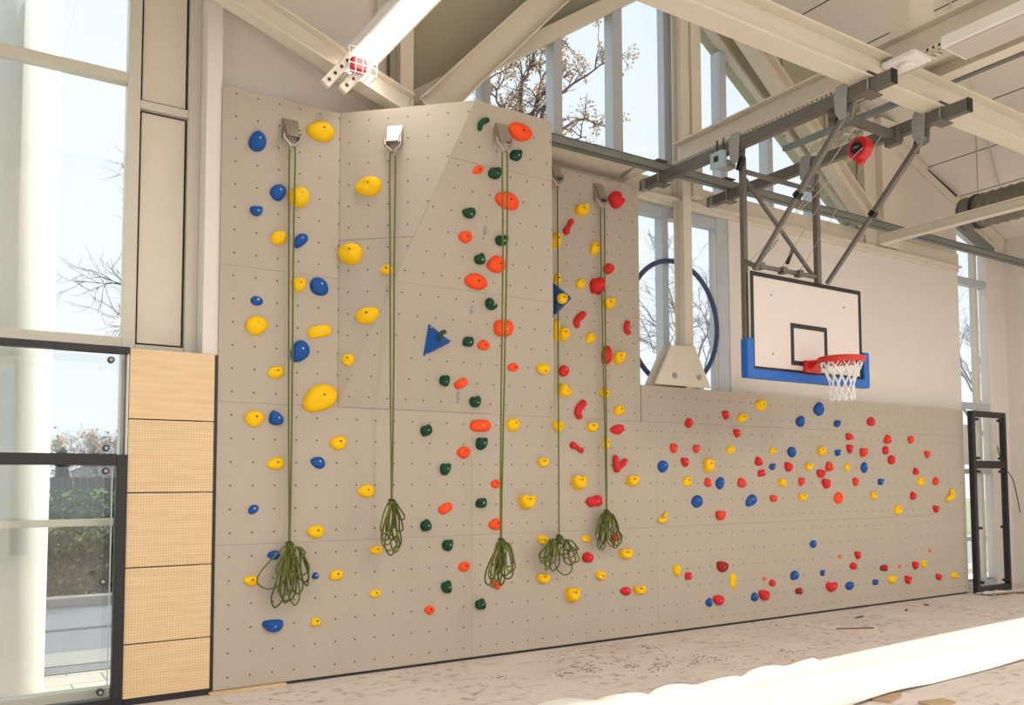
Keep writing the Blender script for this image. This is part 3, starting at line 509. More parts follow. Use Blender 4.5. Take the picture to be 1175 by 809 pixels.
def make_hold(r):
    pn = plane_of(r['x'], r['y']); O, U, V, Nn = PL[pn]; O = Vector(O)
    if r.get('vol'): O = O+Nn*.12
    def uv(px, py, lift=0):
        p = hit(px, py, O+Nn*lift, Nn); return Vector(((p-O).dot(U), (p-O).dot(V)))
    c0 = uv(r['x'], r['y']); e1 = (uv(r['x']+.5, r['y'])-c0).length*2; e2 = (uv(r['x'], r['y']+.5)-c0).length*2
    size = min(r['w']*e1, r['h']*e2); d = min(.13, max(.022, size*DF[r['k']])); lift = d*.33
    if r['x'] > 744: d *= .8
    ca, sa = math.cos(r['a']), math.sin(r['a']); out = []
    jr = .04 if r['k'] in ('knob', 'lump', 'ovo', 'pear') else .02
    ph = random.uniform(0, 6.28)
    for i, (a, b) in enumerate(SHC[r['k']]):
        k = 1+jr*math.sin(3*i*6.28/len(SHC[r['k']])+ph)
        X, Y = a*r['w']*k, b*r['h']*k; out.append(uv(r['x']+X*ca-Y*sa, r['y']-(X*sa+Y*ca), lift))
    ctr = sum(out, Vector((0, 0)))/len(out)
    hard = r['k'] in ('knob', 'trid', 'triu', 'sq', 'pent', 'half')
    prof = [(1, 0), (1.0, .18), (.93, .52), (.76, .82), (.5, .96), (.25, 1.0)] if not hard else [(1, 0), (.99, .25), (.88, .72), (.66, .95), (.35, 1.02), (.18, 1.0)]
    if r['k'] in ('jug', 'cres'): prof = [(1, 0), (1.0, .3), (.95, .7), (.82, .97), (.6, .98), (.3, .8)]
    Hh = max(p.y for p in out)-min(p.y for p in out); sh = {'jug': .10, 'cres': .0, 'half': -.08, 'pear': .06}.get(r['k'], .02)
    P = O+U*ctr.x+V*ctr.y; mb = MB(); n = len(out); v = []
    rr = [random.uniform(-1, 1) for _ in range(6)]
    for s, t in prof:
        for i, p in enumerate(out):
            q = (p-ctr)*s; q.y += Hh*sh*t; th = 6.28*i/n
            nz = 1+.07*math.sin(2*th+rr[0]*3)*(t)+.05*math.sin(3*th+rr[1]*3)*t*(1.6 if hard else 1)
            v.append(U*q.x+V*q.y+Nn*(d*t*nz))
    v.append(V*(Hh*sh)+Nn*d*(.80 if r['k'] in ('jug', 'cres') else 1.0))
    f = []
    for k in range(len(prof)-1):
        for i in range(n): f.append((k*n+i, k*n+(i+1) % n, (k+1)*n+(i+1) % n, (k+1)*n+i))
    k = (len(prof)-1)*n; f += [(k+i, k+(i+1) % n, k+n) for i in range(n)]
    if r['k'] in SPN:
        v = []; f = []
        for sp_ in SPN[r['k']]:
            pp = []
            for a, b, rad in sp_:
                X, Y = a*r['w'], b*r['h']; q = uv(r['x']+X*ca-Y*sa, r['y']-(X*sa+Y*ca), lift)-ctr; pp.append(Vector((q.x, q.y, rad*(r['w']*e1+r['h']*e2)*.5*1.15)))
            Q = []
            for i in range(len(pp)-1):
                for k in range(4): Q.append(pp[i].lerp(pp[i+1], k/4))
            Q.append(pp[-1]); R0 = [q.z for q in Q]; d0 = (Q[0]-Q[1]).xy.normalized(); d1 = (Q[-1]-Q[-2]).xy.normalized()
            pts = [Q[0].xy+d0*R0[0]*.9, Q[0].xy+d0*R0[0]*.6]+[q.xy for q in Q]+[Q[-1].xy+d1*R0[-1]*.6, Q[-1].xy+d1*R0[-1]*.9]; rad = [R0[0]*.35, R0[0]*.8]+R0+[R0[-1]*.8, R0[-1]*.35]
            mb.tube([U*p.x+V*p.y+Nn*(d*.25) for p in pts], rad, 12)
        mb.v = [tuple(Vector(p)-Nn*(Vector(p).dot(Nn)-max(0, min(d*1.1, Vector(p).dot(Nn))))) for p in mb.v]
    mb.add(v, f); o = mb.build('climbing_hold', r['c'], None, smooth=True); o.location = P
    r.update(o=o, P=P, pn=pn, size=max(r['w'], r['h']))
    if r['c'] != 's' and size > .03:
        bm_ = MB(); big = r['c'] in 'yo' and r['k'] in ('ovo', 'pear') and random.random() < .6
        c = V*(Hh*(sh+.10 if r['k'] in ('ovo', 'pear') else sh)) + U*(size*.08); z = d*(.80 if r['k'] in ('jug', 'cres') else .99)
        bm_.tube([c+Nn*(z-.012), c+Nn*(z+.0045)], .0085, 8); bm_.build('bolt', 'blackcap' if (big or (r['c'] in 'yo' and r['k'] in ('jug', 'ovo', 'half'))) else 'steel', o)
        if r['k'] in ('jug',) and r['x'] < 745:
            c2 = c-U*size*.24+V*size*.0; b2_ = MB(); b2_.tube([c2+Nn*(z-.012), c2+Nn*(z+.004)], .0055, 8); b2_.build('screw', 'blackcap', o)
    return o
# blue pyramid volumes
def volume(vs, apex, nm, label, cut=None):
    pn = plane_of(vs[0][0], vs[0][1]) if cut is None else 'W'; O, U, V, Nn = PL[pn]; O = Vector(O)
    P = [hit(x, y, O, Nn) for x, y in vs]; A = hit(apex[0], apex[1], O, Nn)+Nn*.13; c = sum(P, Vector())/3
    top = [c+(p-c)*.28+Nn*.13 for p in P] if False else None
    v = [p-c for p in P]+[A-c]; mb = MB().add(v, [(0, 1, 3), (1, 2, 3), (2, 0, 3), (2, 1, 0)])
    o = mb.build(nm, 'b', None, bevel=.004); o.location = c
    for p in P: q = (p-c)*.8+(A-c)*.10; s = MB().tube([q, q+Nn*.022], .008, 8); s.build('screw', 'steel', o)
    return tag(o, label, 'climbing volume')
fx = lambda a, b, k='F': (CR[k][0]+a/CR[k][2], CR[k][1]+b/CR[k][2])
volume([fx(45, 357), fx(20, 506), fx(150, 440)], fx(82, 436), 'climbing_volume', 'large blue pyramid volume on the leaning panel with green hold on its corner')
volume([fx(596, 163), fx(598, 340), fx(690, 243)], fx(640, 247), 'climbing_volume', 'blue pyramid volume half hidden behind the leaning panel edge, yellow hold on it', cut=1)
recs.append(dict(x=fx(108, 411)[0], y=fx(108, 411)[1], w=34/3.9, h=52/3.9, a=0, c='g', k='kid', vol=1)); recs.append(dict(x=fx(648, 245)[0], y=fx(648, 245)[1], w=46/3.9, h=50/3.9, a=.5, c='y', k='ovo', vol=1))
for r in recs: make_hold(r)
# labels: colour, size, shape, then what it sits beside
def sizew(r): return 'very large' if r['size'] > 34 else 'large' if r['size'] > 20 else 'small' if r['size'] < 9.5 else ''
def desc(r): return ' '.join(w for w in (sizew(r), CW[r['c']], WORD[r['k']]) if w)
def region(r):
    x, y = r['x'], r['y']
    if x > 744: return 'low wall'
    if r.get('vol'): return 'blue volume'
    if r['pn'] == 'T': return 'turned panel'
    if r['pn'] == 'O': return 'leaning panel'
    if x < 332: return 'wall end beside maple cladding'
    if x < 392 and y < 470: return 'wall right of first rope'
    if x > 636 and y < 441: return 'recessed panel'
    if x < 460: return 'lower wall between first ropes'
    if x < 640: return 'lower wall under leaning panel'
    return 'lower wall under recessed panel'
for r in recs: r['reg'] = region(r)
used = set(); LAB = []
ORD = ['', 'second', 'third', 'fourth', 'fifth', 'sixth', 'seventh', 'eighth', 'ninth', 'tenth', 'eleventh', 'twelfth']
def rel(a, b):
    dx, dy = a['x']-b['x'], a['y']-b['y']
    if abs(dx) > 1.8*abs(dy): return 'right of' if dx > 0 else 'left of'
    if abs(dy) > 1.8*abs(dx): return 'below' if dy > 0 else 'above'
    return ('below and right of' if dx > 0 else 'below and left of') if dy > 0 else ('above and right of' if dx > 0 else 'above and left of')
for r in recs:
    same = sorted([q for q in recs if q['reg'] == r['reg'] and q['c'] == r['c']], key=lambda q: q['y']); i = same.index(r); n = len(same); cands = []
    if r['reg'] == 'blue volume': cands.append(f"{desc(r)} hold screwed onto the blue pyramid volume")
    elif r['reg'] != 'low wall':
        if i == 0: od = 'highest' if n > 1 else 'only'
        elif i == n-1: od = 'lowest'
        elif i < n/2: od = ORD[i]+' highest'
        else: od = (ORD[n-1-i]+' lowest') if n-1-i > 0 else 'lowest'
        cands.append(f"{desc(r)} hold, {od} {CW[r['c']]} one on the {r['reg']}")
    else:
        band = lambda q: next(n for z, n in ((2.38, 'top'), (2.0, 'upper'), (1.62, 'middle'), (1.0, 'lower'), (-1, 'bottom')) if q['P'].z > z)
        row = sorted([q for q in same if band(q) == band(r)], key=lambda q: q['x']); i = row.index(r); n = len(row)
        od = 'only '+CW[r['c']]+' one' if n == 1 else (('leftmost ' if i == 0 else ORD[i]+' ')+CW[r['c']]+(' one' if i == 0 else ' from the left') if i < (n+1)/2 else ('rightmost '+CW[r['c']]+' one' if i == n-1 else ORD[n-1-i]+' '+CW[r['c']]+' from the right'))
        cands.append(f"{desc(r)} hold, {od}, low wall {band(r)} band")
    near = sorted([q for q in recs if q is not r and abs(q['x']-r['x'])+abs(q['y']-r['y']) < 90], key=lambda q: (q['x']-r['x'])**2+(q['y']-r['y'])**2)[:6]
    for q in near: cands.append(f"{desc(r)} hold {rel(r, q)} the {desc(q)} one, on the {r['reg']}")
    for c in cands:
        if c not in used and len(c.replace('-', ' ').split()) <= 16: break
    used.add(c); LAB.append(c); grp = f"{CW[r['c']]} holds on the {r['reg']}"
    tag(r['o'], c, 'climbing hold', grp)
# small bolt hangers on the leaning panel
for (k, a, b), lab in ((('E', 302, 640), 'upper steel bolt hanger on the leaning panel, left of the third rope'), (('F', 242, 290), 'middle steel bolt hanger on the leaning panel, above the chunky green hold'), (('F', 181, 678), 'lowest steel bolt hanger on the leaning panel, under a tilted orange hold')):
    x, y = fx(a, b, k); p = hit(x, y, O0, NO)
    t = thing('bolt_hanger', lab, 'bolt hanger', tuple(p)); MB().beam(p+VO*.03+NO*.004, p-VO*.03+NO*.012, .028, .004, up=NO).build('plate', 'galv', t); MB().cyl(p+VO*.015, p+VO*.015+NO*.016, .009, 8).build('bolt', 'galv', t)
    MB().tube([p-VO*.03+NO*.012+Xv*.012*math.cos(a_)+VO*.018*math.sin(a_) for a_ in [i*.785 for i in range(8)]], .0035, 6, closed=True).build('eye', 'galv', t)
# ---- rope anchors and ropes ---------------------------------------
def anchor(px, py, pn, label, wd=.15, ht=.20, m='steel'):
    O, U, V, Nn = PL[pn]; p = hit(px, py, O, Nn); t = thing('rope_anchor', label, 'rope anchor', tuple(p))
    MB().prism([p-U*wd*.5+Zv*ht*.5+Nn*.012, p+U*wd*.5+Zv*ht*.5+Nn*.012, p+U*wd*.40-Zv*ht*.5+Nn*.10, p-U*wd*.40-Zv*ht*.5+Nn*.10], Nn*.006).build('face_plate', m, t, bevel=.002)
    for s in (-1, 1): MB().prism([p+U*s*wd*.5+Zv*ht*.5, p+U*s*wd*.5-Zv*ht*.55, p+U*s*wd*.42-Zv*ht*.6+Nn*.10, p+U*s*wd*.5+Zv*ht*.5+Nn*.012], U*.005*s).build('side_plate', m, t)
    MB().cyl(p-U*wd*.6-Zv*ht*.38+Nn*.07, p+U*wd*.6-Zv*ht*.38+Nn*.07, .012, 10).build('axle', 'galv', t)
    for s in (-1, 1):
        q = p-Zv*ht*.4+Nn*.08
        MB().tube([q+U*s*wd*.55+Zv*.02, q+U*s*wd*.56-Zv*.04, q+U*s*.02-Zv*.095, q-Zv*.112], .011, 8).build('shackle_arm', 'steel', t, smooth=True)
    q = p-Zv*(ht*.4+.118)+Nn*.08; MB().tube([q+U*.02*math.cos(a_)+Zv*.028*math.sin(a_) for a_ in [i*.5236 for i in range(12)]], .007, 8, closed=True).build('ring', 'steel', t, smooth=True)
    MB().cyl(p+Zv*ht*.3+Nn*.018, p+Zv*ht*.3+Nn*.03, .012, 8).build('bolt', 'galv', t)
    return q
a1 = anchor(332.5, 149, 'W', 'steel rope anchor at the top of the first rope, beside the big yellow hold', .135, .175)
a2 = anchor(454, 156, 'T', 'steel rope anchor above the second rope on the turned panel', .135, .175)
a3 = anchor(574, 151, 'O', 'brownish steel rope anchor next to the big orange hold at the top of leaning panel', .135, .175)
a4 = anchor(634.5, 196, 'W', 'steel rope anchor half hidden behind the edge of the leaning panel', .13, .19)
a5 = anchor(686, 221, 'W', 'steel rope anchor at the top of the recessed panel', .13, .19)
def smooth_pts(P, n=5, closed=True):
    Q = []; m = len(P)
    for i in range(m if closed else m-1):
        p0, p1, p2, p3 = (P[(i-1) % m], P[i], P[(i+1) % m], P[(i+2) % m]) if closed else (P[max(i-1, 0)], P[i], P[i+1], P[min(i+2, m-1)])
        for k in range(n):
            t = k/n; Q.append(.5*((2*p1)+(p2-p0)*t+(2*p0-5*p1+4*p2-p3)*t*t+(3*p1-p0-3*p2+p3)*t**3))
    if not closed: Q.append(P[-1])
    return Q
def rope(label, top, mid, knot, yk, strands, loops, wraps, rr=.0085, seed=1, sep=7):
    random.seed(seed); t = thing('climbing_rope', label, 'rope', tuple(top)); K = at(knot[0], knot[1], yk); r = .0088
    Mid = Vector((K.x+(top.x-K.x)*.35, yk+(top.y-yk)*.35, mid))
    for s in strands:
        a = top+Vector((s*.019, -.004*s, .0)); pts = [top+Vector((s*.008, 0, .005)), a+Vector((s*.006, 0, -.08)), a+Vector((0, 0, -.9)), Mid+Vector((s*.014, 0, 0)), K+Vector((s*.006, 0, .25)), K+Vector((s*.003, 0, 0))]
        MB().tube(smooth_pts(pts, 4, False), r*.9, 7).build('hanging_strand', 'rope', t, smooth=True)
    cb = MB(); cb2 = MB()
    for i, L in enumerate(loops):
        bx, by, w = L[:3]; tx = L[3] if len(L) > 3 else 0
        Bm = at(bx, by, yk-.02-.012*(i % 5)); Tt = at(knot[0]+tx, knot[1]+3+abs(tx)*.25, yk-.01*(i % 4)); dv = Bm-Tt; ww = w*.0062
        sx = Vector((1, 0, 0)); j = lambda: Vector((random.uniform(-.01, .01), random.uniform(-.02, .012), random.uniform(-.01, .01)))
        pts = [Tt+sx*-.004, Tt+dv*.25-sx*ww*.42+j(), Tt+dv*.6-sx*ww*.85+j(), Tt+dv*.85-sx*ww*.75+j(), Bm+j()*.3, Tt+dv*.87+sx*ww*.75+j(), Tt+dv*.6+sx*ww*.8+j(), Tt+dv*.25+sx*ww*.4+j()]
        (cb if i % 3 else cb2).tube(smooth_pts(pts, 5, True), r*.84, 6, closed=True)
    cb.build('coil', 'rope', t, smooth=True); cb2.build('coil', 'ropedark', t, smooth=True)
    kb = MB()
    for k in range(wraps):
        c = K+Vector((0, 0, -.01-.018*k)); q = .026+.006*math.sin(k*1.7)
        kb.tube([c+Vector((q*math.cos(a_)+.006*math.sin(k*2), q*.8*math.sin(a_), .008*math.sin(a_+k))) for a_ in [i*.6283 for i in range(10)]], r, 6, closed=True)
    kb.build('knot', 'ropedark', t, smooth=True); return t
rope('olive climbing rope on the wall end, long tangled bundle with one wide loop', a1, 2.4, (332, 622), -.10, (-1, 1), [(316, 697, 9), (327, 692, 8), (338, 695, 9), (333, 680, 7), (324, 684, 12), (342, 681, 10, 3), (350, 668, 10, 8), (346, 660, 14, 10), (341, 640, 12, 12), (352, 672, 6, 12), (308, 676, 24, -3), (321, 660, 9), (330, 690, 14), (335, 664, 10)], 5, seed=3)
rope('olive climbing rope on the turned panel, coiled into a compact bundle', a2, 2.6, (449.5, 573), -.42, (-1, 1), [(448, 637, 10), (453, 634, 9), (445, 625, 9), (457, 628, 8, 2), (440, 612, 9, -3), (450, 620, 8), (458, 610, 8, 4), (446, 632, 14), (452, 616, 12), (461, 596, 6, 6), (443, 620, 8)], 5, seed=5)
rope('olive climbing rope hanging free before the leaning panel, coil split into two halves', a3, 2.4, (575, 618), -.80, (-1, 1), [(560, 671, 9, -3), (564, 674, 8), (570, 672, 8), (575, 672, 8), (566, 660, 10, -3), (572, 656, 7), (583, 664, 12, 5), (586, 657, 10, 8), (584, 650, 10, 9), (580, 660, 14, 6), (569, 650, 9, -2), (563, 664, 8, -4)], 5, seed=7)
rope('olive climbing rope beside the leaning panel edge, tied in wide open fanned loops', a4, 2.4, (641.5, 614), -.12, (0,), [(634, 655, 13, -3), (628, 650, 12, -6), (624, 646, 14, -8), (622, 640, 12, -10), (630, 640, 14, -8), (649, 660, 18, 2), (655, 648, 16, 8), (660, 645, 12, 12), (652, 640, 18, 8), (656, 632, 18, 10), (648, 636, 14, 4), (626, 654, 8, -5)], 5, seed=9)
rope('olive climbing rope on the recessed panel, its coil hung as two long loops', a5, 2.7, (696, 585), -.10, (-1, 1), [(688, 630, 8, -4), (690, 631, 8, -3), (686, 620, 8, -5), (692, 624, 7, -2), (689, 612, 10, -3), (706, 629, 12, 4), (708, 626, 12, 6), (709, 620, 10, 7), (703, 628, 10, 2), (706, 612, 12, 5)], 4, seed=13)
# ================================================================= BASKETBALL GOAL
BY = -1.5
gl = thing('basketball_goal', 'ceiling mounted basketball goal with white backboard, blue padding and folding tube frame', 'basketball goal', (5.1, -1.5, 5.1))
x0, x1, z0, z1 = 4.55, 6.35, 2.84, 3.875
bd = MB().box((x0, BY, z0), (x1, BY+.03, z1)).build('backboard', 'board', gl, bevel=.003)
def outline(a0, b0, a1, b1, w, y0=BY-.003, y1=BY+.001):
    mb = MB(); mb.box((a0, y0, b0), (a1, y1, b0+w)); mb.box((a0, y0, b1-w), (a1, y1, b1)); mb.box((a0, y0, b0+w), (a0+w, y1, b1-w)); mb.box((a1-w, y0, b0+w), (a1, y1, b1-w)); return mb
outline(x0, z0+.02, x1, z1, .045).build('border_line', 'line', bd); outline(5.15, 2.955, 5.745, 3.40, .05).build('target_square', 'line', bd)
for px, pz in ((4.86, 3.66), (6.05, 3.66), (4.87, 3.05), (6.05, 3.05)): MB().cyl((px, BY-.006, pz), (px, BY+.01, pz), .014, 8).build('bolt', 'galv', bd)
ax, bx, cz, ez, tz = x0-.09, x1+.09, z0-.06, z0+.035, z0+.34
pq = [(ax, cz), (bx, cz), (bx, tz), (x1-.004, tz), (x1-.004, ez), (x0+.004, ez), (x0+.004, tz), (ax, tz)]
MB().prism([(a, BY-.035, b) for a, b in pq], (0, .10, 0)).build('edge_padding', 'bluepad', gl, bevel=.016, seg=3)
RX, RZ, RR = 5.45, 3.0, .225
RY = BY-.06-RR-.10
rm = MB().tube([(RX+RR*math.cos(a*.2618), RY+RR*math.sin(a*.2618), RZ) for a in range(24)], .011, 10, closed=True).build('rim', 'rim', gl, smooth=True)
mk = MB(); mk.box((RX-.12, BY-.05, RZ-.115), (RX+.12, BY-.003, RZ+.012)); mk.prism([(RX-.11, BY-.04, RZ-.01), (RX+.11, BY-.04, RZ-.01), (RX+.07, RY+RR*.92, RZ-.01), (RX-.07, RY+RR*.92, RZ-.01)], (0, 0, .018)); mk.prism([(RX-.05, BY-.04, RZ-.10), (RX-.05, BY-.04, RZ), (RX-.05, RY+RR, RZ)], (.1, 0, 0)); mk.build('mounting_bracket', 'rim', gl, bevel=.004)
sk = MB()
for a in range(24):
    th0, th1 = a*.2618, (a+1)*.2618
    if not (math.pi*.40 < th0 < math.pi*.58): sk.add([(RX+RR*math.cos(th)*k_, RY+RR*math.sin(th)*k_, RZ-dz) for th in (th0, th1) for k_, dz in ((1, 0), (.99, .05))], [(0, 2, 3, 1)])
so = sk.build('rim_skirt', 'rim', gl); so.modifiers.new('thick', 'SOLIDIFY').thickness = .004
nb = MB(); NS = 12; LV = [(0, RR-.004), (.09, .19), (.17, .145), (.25, .12), (.33, .12), (.40, .125)]
for k in range(NS):
    for sg in (-1, 1):
        pts = []
        for i, (dz, rad) in enumerate(LV):
            th = 2*math.pi*(k+sg*.5*(i % 2))/NS+.1; pts.append((RX+rad*math.cos(th), RY+rad*math.sin(th), RZ-.01-dz-.006*math.sin(k*2.3+i)))
        nb.tube(pts, .0062, 6)
    th = 2*math.pi*(k+.5)/NS+.1; nb.tube([(RX+.122*math.cos(th+q_*.2), RY+.122*math.sin(th+q_*.2), RZ-.40-.03*(1-abs(q_))) for q_ in (-1, -.5, 0, .5, 1)], .008, 6)
nb.build('net', 'net', gl, smooth=True)
FRY = -1.42
def tb(p, q, w=.05, nm='frame_tube', m='frame', h=None): return MB().beam(p, q, w, h or w).build(nm, m, gl, bevel=.004)
RX1, RX2 = 4.5, 5.6
tb((4.56, FRY, 2.86), (4.56, FRY, 5.08), .055, 'post'); tb((5.72, FRY, 2.9), (5.72, FRY, 5.12), .06, 'post')
tb((4.56, FRY, 4.93), (5.72, FRY, 4.93), .04, 'cross_tube'); tb((4.56, FRY, 3.97), (5.72, FRY, 3.97), .04, 'cross_tube'); tb((4.58, FRY+.04, 4.92), (5.68, FRY+.04, 4.0), .035, 'diagonal_tube')
for (bx, ty, by_) in ((4.52, -2.70, -1.5), (5.66, -2.76, -1.5)):
    a = Vector((RX1 if bx < 5 else RX2, ty, 5.06)); b = Vector((bx, -1.58, 3.86)); m_ = a.lerp(b, .5)
    tb(a, m_, .05, 'brace_tube'); tb(m_, b, .04, 'brace_tube'); dd = (b-a).normalized(); MB().beam(m_-dd*.03, m_+dd*.03, .065, .065).build('collar', 'blackcap', gl, bevel=.004)
    MB().cyl(m_+Vector((-.06, 0, 0)), m_+Vector((-.02, 0, 0)), .014, 8).build('knob', 'blackcap', gl)
tb((4.56, FRY, 4.0), (4.56, -1.6, 3.88), .04, 'stub'); 
for x in (4.75, 5.1, 5.36): MB().box((x, FRY-.05, 3.93), (x+.07, FRY+.03, 4.0)).build('clamp', 'frame', gl, bevel=.004)
MB().beam((5.12, FRY-.08, 4.02), (5.2, FRY-.1, 4.2), .03, .03).build('lever', 'blackcap', gl, bevel=.004)
def plate(x, y, zt=5.30, zb=4.98, m='galv'):
    for s in (-.045, .045): MB().prism([(x+s, y-.07, zt-.02), (x+s, y-.05, zt), (x+s, y+.05, zt), (x+s, y+.08, zt-.08), (x+s, y+.07, zb+.08), (x+s, y+.02, zb), (x+s, y-.04, zb+.02)], (.006 if s > 0 else -.006, 0, 0)).build('hinge_plate', m, gl)
    MB().cyl((x-.06, y, zb+.05), (x+.06, y, zb+.05), .014, 10).build('hinge_pin', 'galv', gl)
for x, y in ((RX1, FRY), (RX2, FRY), (RX1, -2.68), (RX2, -2.74)): plate(x, y)
for x, y in ((RX1+.02, FRY-.03), (RX1+.02, -2.62), (RX2+.03, -2.68)): MB().beam((x, y, 5.05), (x, y+.04, 4.93), .06, .05).build('rubber_stop', 'blackcap', gl, bevel=.006)
MB().beam((RX1, -2.52, 5.12), (RX2, -2.52, 5.12), .05, .08).build('cross_channel', 'frame', gl, bevel=.003)
for x in (RX1+.08, RX2-.16): MB().box((x, -2.58, 5.02), (x+.08, -2.44, 5.17)).build('channel_clamp', 'frame', gl, bevel=.004)
for a, b in (((4.9, -2.5, 5.08), (4.8, FRY, 4.0)), ((5.05, -2.5, 5.08), (5.15, FRY, 4.02)), ((5.3, -2.5, 5.08), (5.42, FRY, 4.0)), ((5.0, -2.5, 4.9), (4.62, FRY, 3.98))): MB().tube([a, b], .0035, 5).build('wire_cable', 'steel', gl)
ck = MB()
for k in range(9):
    f = k/9; p = Vector((4.8, FRY, 4.02)).lerp(Vector((4.83, -1.65, 4.22)), f); ck.tube([p+Vector((.008*math.cos(a_), 0, .014*math.sin(a_))) if k % 2 else p+Vector((0, .008*math.cos(a_), .014*math.sin(a_))) for a_ in [i*.785 for i in range(8)]], .003, 5, closed=True)
ck.build('chain', 'blackcap', gl)
def rail(x, y1, label):
    t = thing('goal_rail', label, 'rail', (x, -1.5, 5.2)); MB().beam((x, .06, 5.195), (x, y1, 5.195), .075, .12).build('box_rail', 'frame', t, bevel=.003)
    MB().beam((x, y1-.001, 5.195), (x, y1-.012, 5.195), .078, .123).build('end_cap', 'blackcap', t)
    for y, hz in ((-.26, 5.39), (-2.93, 5.29)):
        MB().box((x-.10, y-.06, 5.115), (x+.10, y+.06, 5.13)).build('clamp_plate', 'frame', t, bevel=.003)
        for s in (-.055, .055): MB().cyl((x+s, y-.02, 5.12), (x+s, y-.02, hz), .007, 8).build('threaded_rod', 'galv', t)
        MB().box((x-.08, y-.05, hz), (x+.08, y+.01, hz+.012)).build('top_plate', 'frame', t)
    MB().box((x-.05, .02, 5.13), (x+.05, -.04, 5.262)).build('end_sleeve', 'galv', t, bevel=.003)
rail(RX1, -3.16, 'dark grey square ceiling rail carrying the near side of the goal frame'); rail(RX2, -3.20, 'dark grey square ceiling rail carrying the far side of the goal frame')
t = thing('winch_box', 'pale blue control box clamped to the near goal rail', 'control box', (4.5, -1.2, 5.1))
MB().box((4.40, -1.3, 5.0), (4.46, -1.12, 5.17)).build('box', 'motor', t, bevel=.008); MB().box((4.46, -1.3, 5.0), (4.6, -1.16, 5.08)).build('drive', 'galv', t, bevel=.01); MB().box((4.395, -1.24, 5.06), (4.40, -1.18, 5.12)).build('switch', 'black', t)
for s in (-1.29, -1.2): MB().box((4.43, s, 5.15), (4.44, s+.012, 5.3)).build('strap', 'black', t)
# red fall arrester
t = thing('fall_arrester', 'red round retractable safety block hanging under the goal frame', 'safety block', (5.05, -2.5, 5.0))
P = atX(987, 171, 5.06); 
MB().tube([P+Vector((-.055, 0, 0)), P+Vector((-.05, 0, 0)), P+Vector((-.03, 0, 0)), P+Vector((.045, 0, 0)), P+Vector((.065, 0, 0))], [.085, .105, .115, .115, .09], 10).build('housing', 'redbox', t, bevel=.006)
MB().cyl(P+Vector((-.062, 0, 0)), P+Vector((-.05, 0, 0)), .062, 16).build('hub', 'blackcap', t); MB().beam(P+Vector((-.066, -.03, 0)), P+Vector((-.066, .03, 0)), .02, .014).build('nameplate', 'steel', t)
MB().box(P+Vector((-.03, -.035, -.145)), P+Vector((.03, .035, -.10))).build('outlet', 'redbox', t, bevel=.008); MB().tube([P+Vector((0, .03*math.cos(a_), .145+.035*math.sin(a_))) for a_ in [i*.5236 for i in range(12)]], .007, 6, closed=True).build('carabiner', 'steel', t)
MB().cyl(P+Vector((0, 0, .17)), (P.x, P.y, 5.09), .01, 8).build('hook', 'frame', t)
# crumpled film hanging over the rail
random.seed(5); mb = MB(); n = 12; v = []
pc = [at(px, py, -1.15) for px, py in ((928, 168), (988, 140), (985, 163), (944, 190))]
for i in range(n+1):
    for j in range(n+1):
        a, b = i/n, j/n; p = pc[0].lerp(pc[1], a).lerp(pc[3].lerp(pc[2], a), b); v.append(p+Vector((random.uniform(-.02, .02), random.uniform(-.05, .05), random.uniform(-.02, .02))))
mb.add(v, [(i*(n+1)+j, i*(n+1)+j+1, (i+1)*(n+1)+j+1, (i+1)*(n+1)+j) for i in range(n) for j in range(n)]); lone(mb, 'plastic_film', 'film', 'crumpled translucent plastic film behind the goal rails', 'plastic film')
# blue hoop
hc = Vector((5.14, .225, 3.66)); lone(MB().tube([hc+Vector((.735*math.cos(a), 0, .775*math.sin(a))) for a in [i*2*math.pi/64 for i in range(64)]], .031, 10, closed=True), 'blue_hoop', 'hoop', 'large dark blue round hoop standing behind the steel column in front of the windows', 'hoop', smooth=True)
# ================================================================= MAPLE CLADDING AND BLACK FRAMES
t = thing('maple_cladding', 'five stacked maple veneer wall panels, the lower four perforated', 'wall cladding', (-.65, 0, 0))
zs = [.05, .475, 1.073, 1.668, 2.257, 2.828]
for i in range(5): sheet([(-.992, zs[i]+.005), (-.335, zs[i]+.005), (-.335, zs[i+1]-.005), (-.992, zs[i+1]-.005)], (0, -.012, 0), Xv, Zv, NW, .018).build('cladding_panel', 'woodp' if i < 4 else 'wood', t, bevel=.001)
MB().box((-.99, .008, .0), (-.44, .25, 2.81)).build('substructure', 'black', t); MB().box((-.985, -.004, 0), (-.333, .016, .052)).build('plinth', 'black', t); MB().box((-.333, -.008, 0), (-.308, .018, 2.82)).build('edge_strip', 'black', t)
def fitting(p, par): MB().cyl(Vector(p)+Vector((0, -.02, 0)), Vector(p)+Vector((0, .03, 0)), .026, 14).build('glass_clamp', 'black', par, bevel=.004); MB().cyl(Vector(p)+Vector((0, -.024, 0)), Vector(p)+Vector((0, -.02, 0)), .014, 12).build('clamp_cap', 'galv', par); 
t = thing('black_glass_frame', 'black steel frame with clamped glass panes beside the maple cladding', 'glazed frame', (-2, 0, 0))
MB().box((-1.075, -.03, 0), (-.995, .06, 1.97)).build('post', 'black', t, bevel=.004); MB().box((-4.6, -.03, 1.885), (-1.075, .06, 1.975)).build('rail', 'black', t, bevel=.004)
MB().box((-4.6, -.03, 2.775), (-.995, .06, 2.83)).build('rail', 'black', t, bevel=.004); MB().box((-4.6, -.03, .0), (-1.075, .06, .075)).build('rail', 'black', t, bevel=.004)
MB().box((-1.01, -.02, 1.97), (-.999, .04, 2.78)).build('post', 'alucream', t)
MB().box((-4.6, .02, 1.99), (-1.03, .028, 2.76)).build('pane', 'glass', t); MB().box((-4.6, .02, .1), (-1.10, .028, 1.87)).build('pane', 'glass', t)
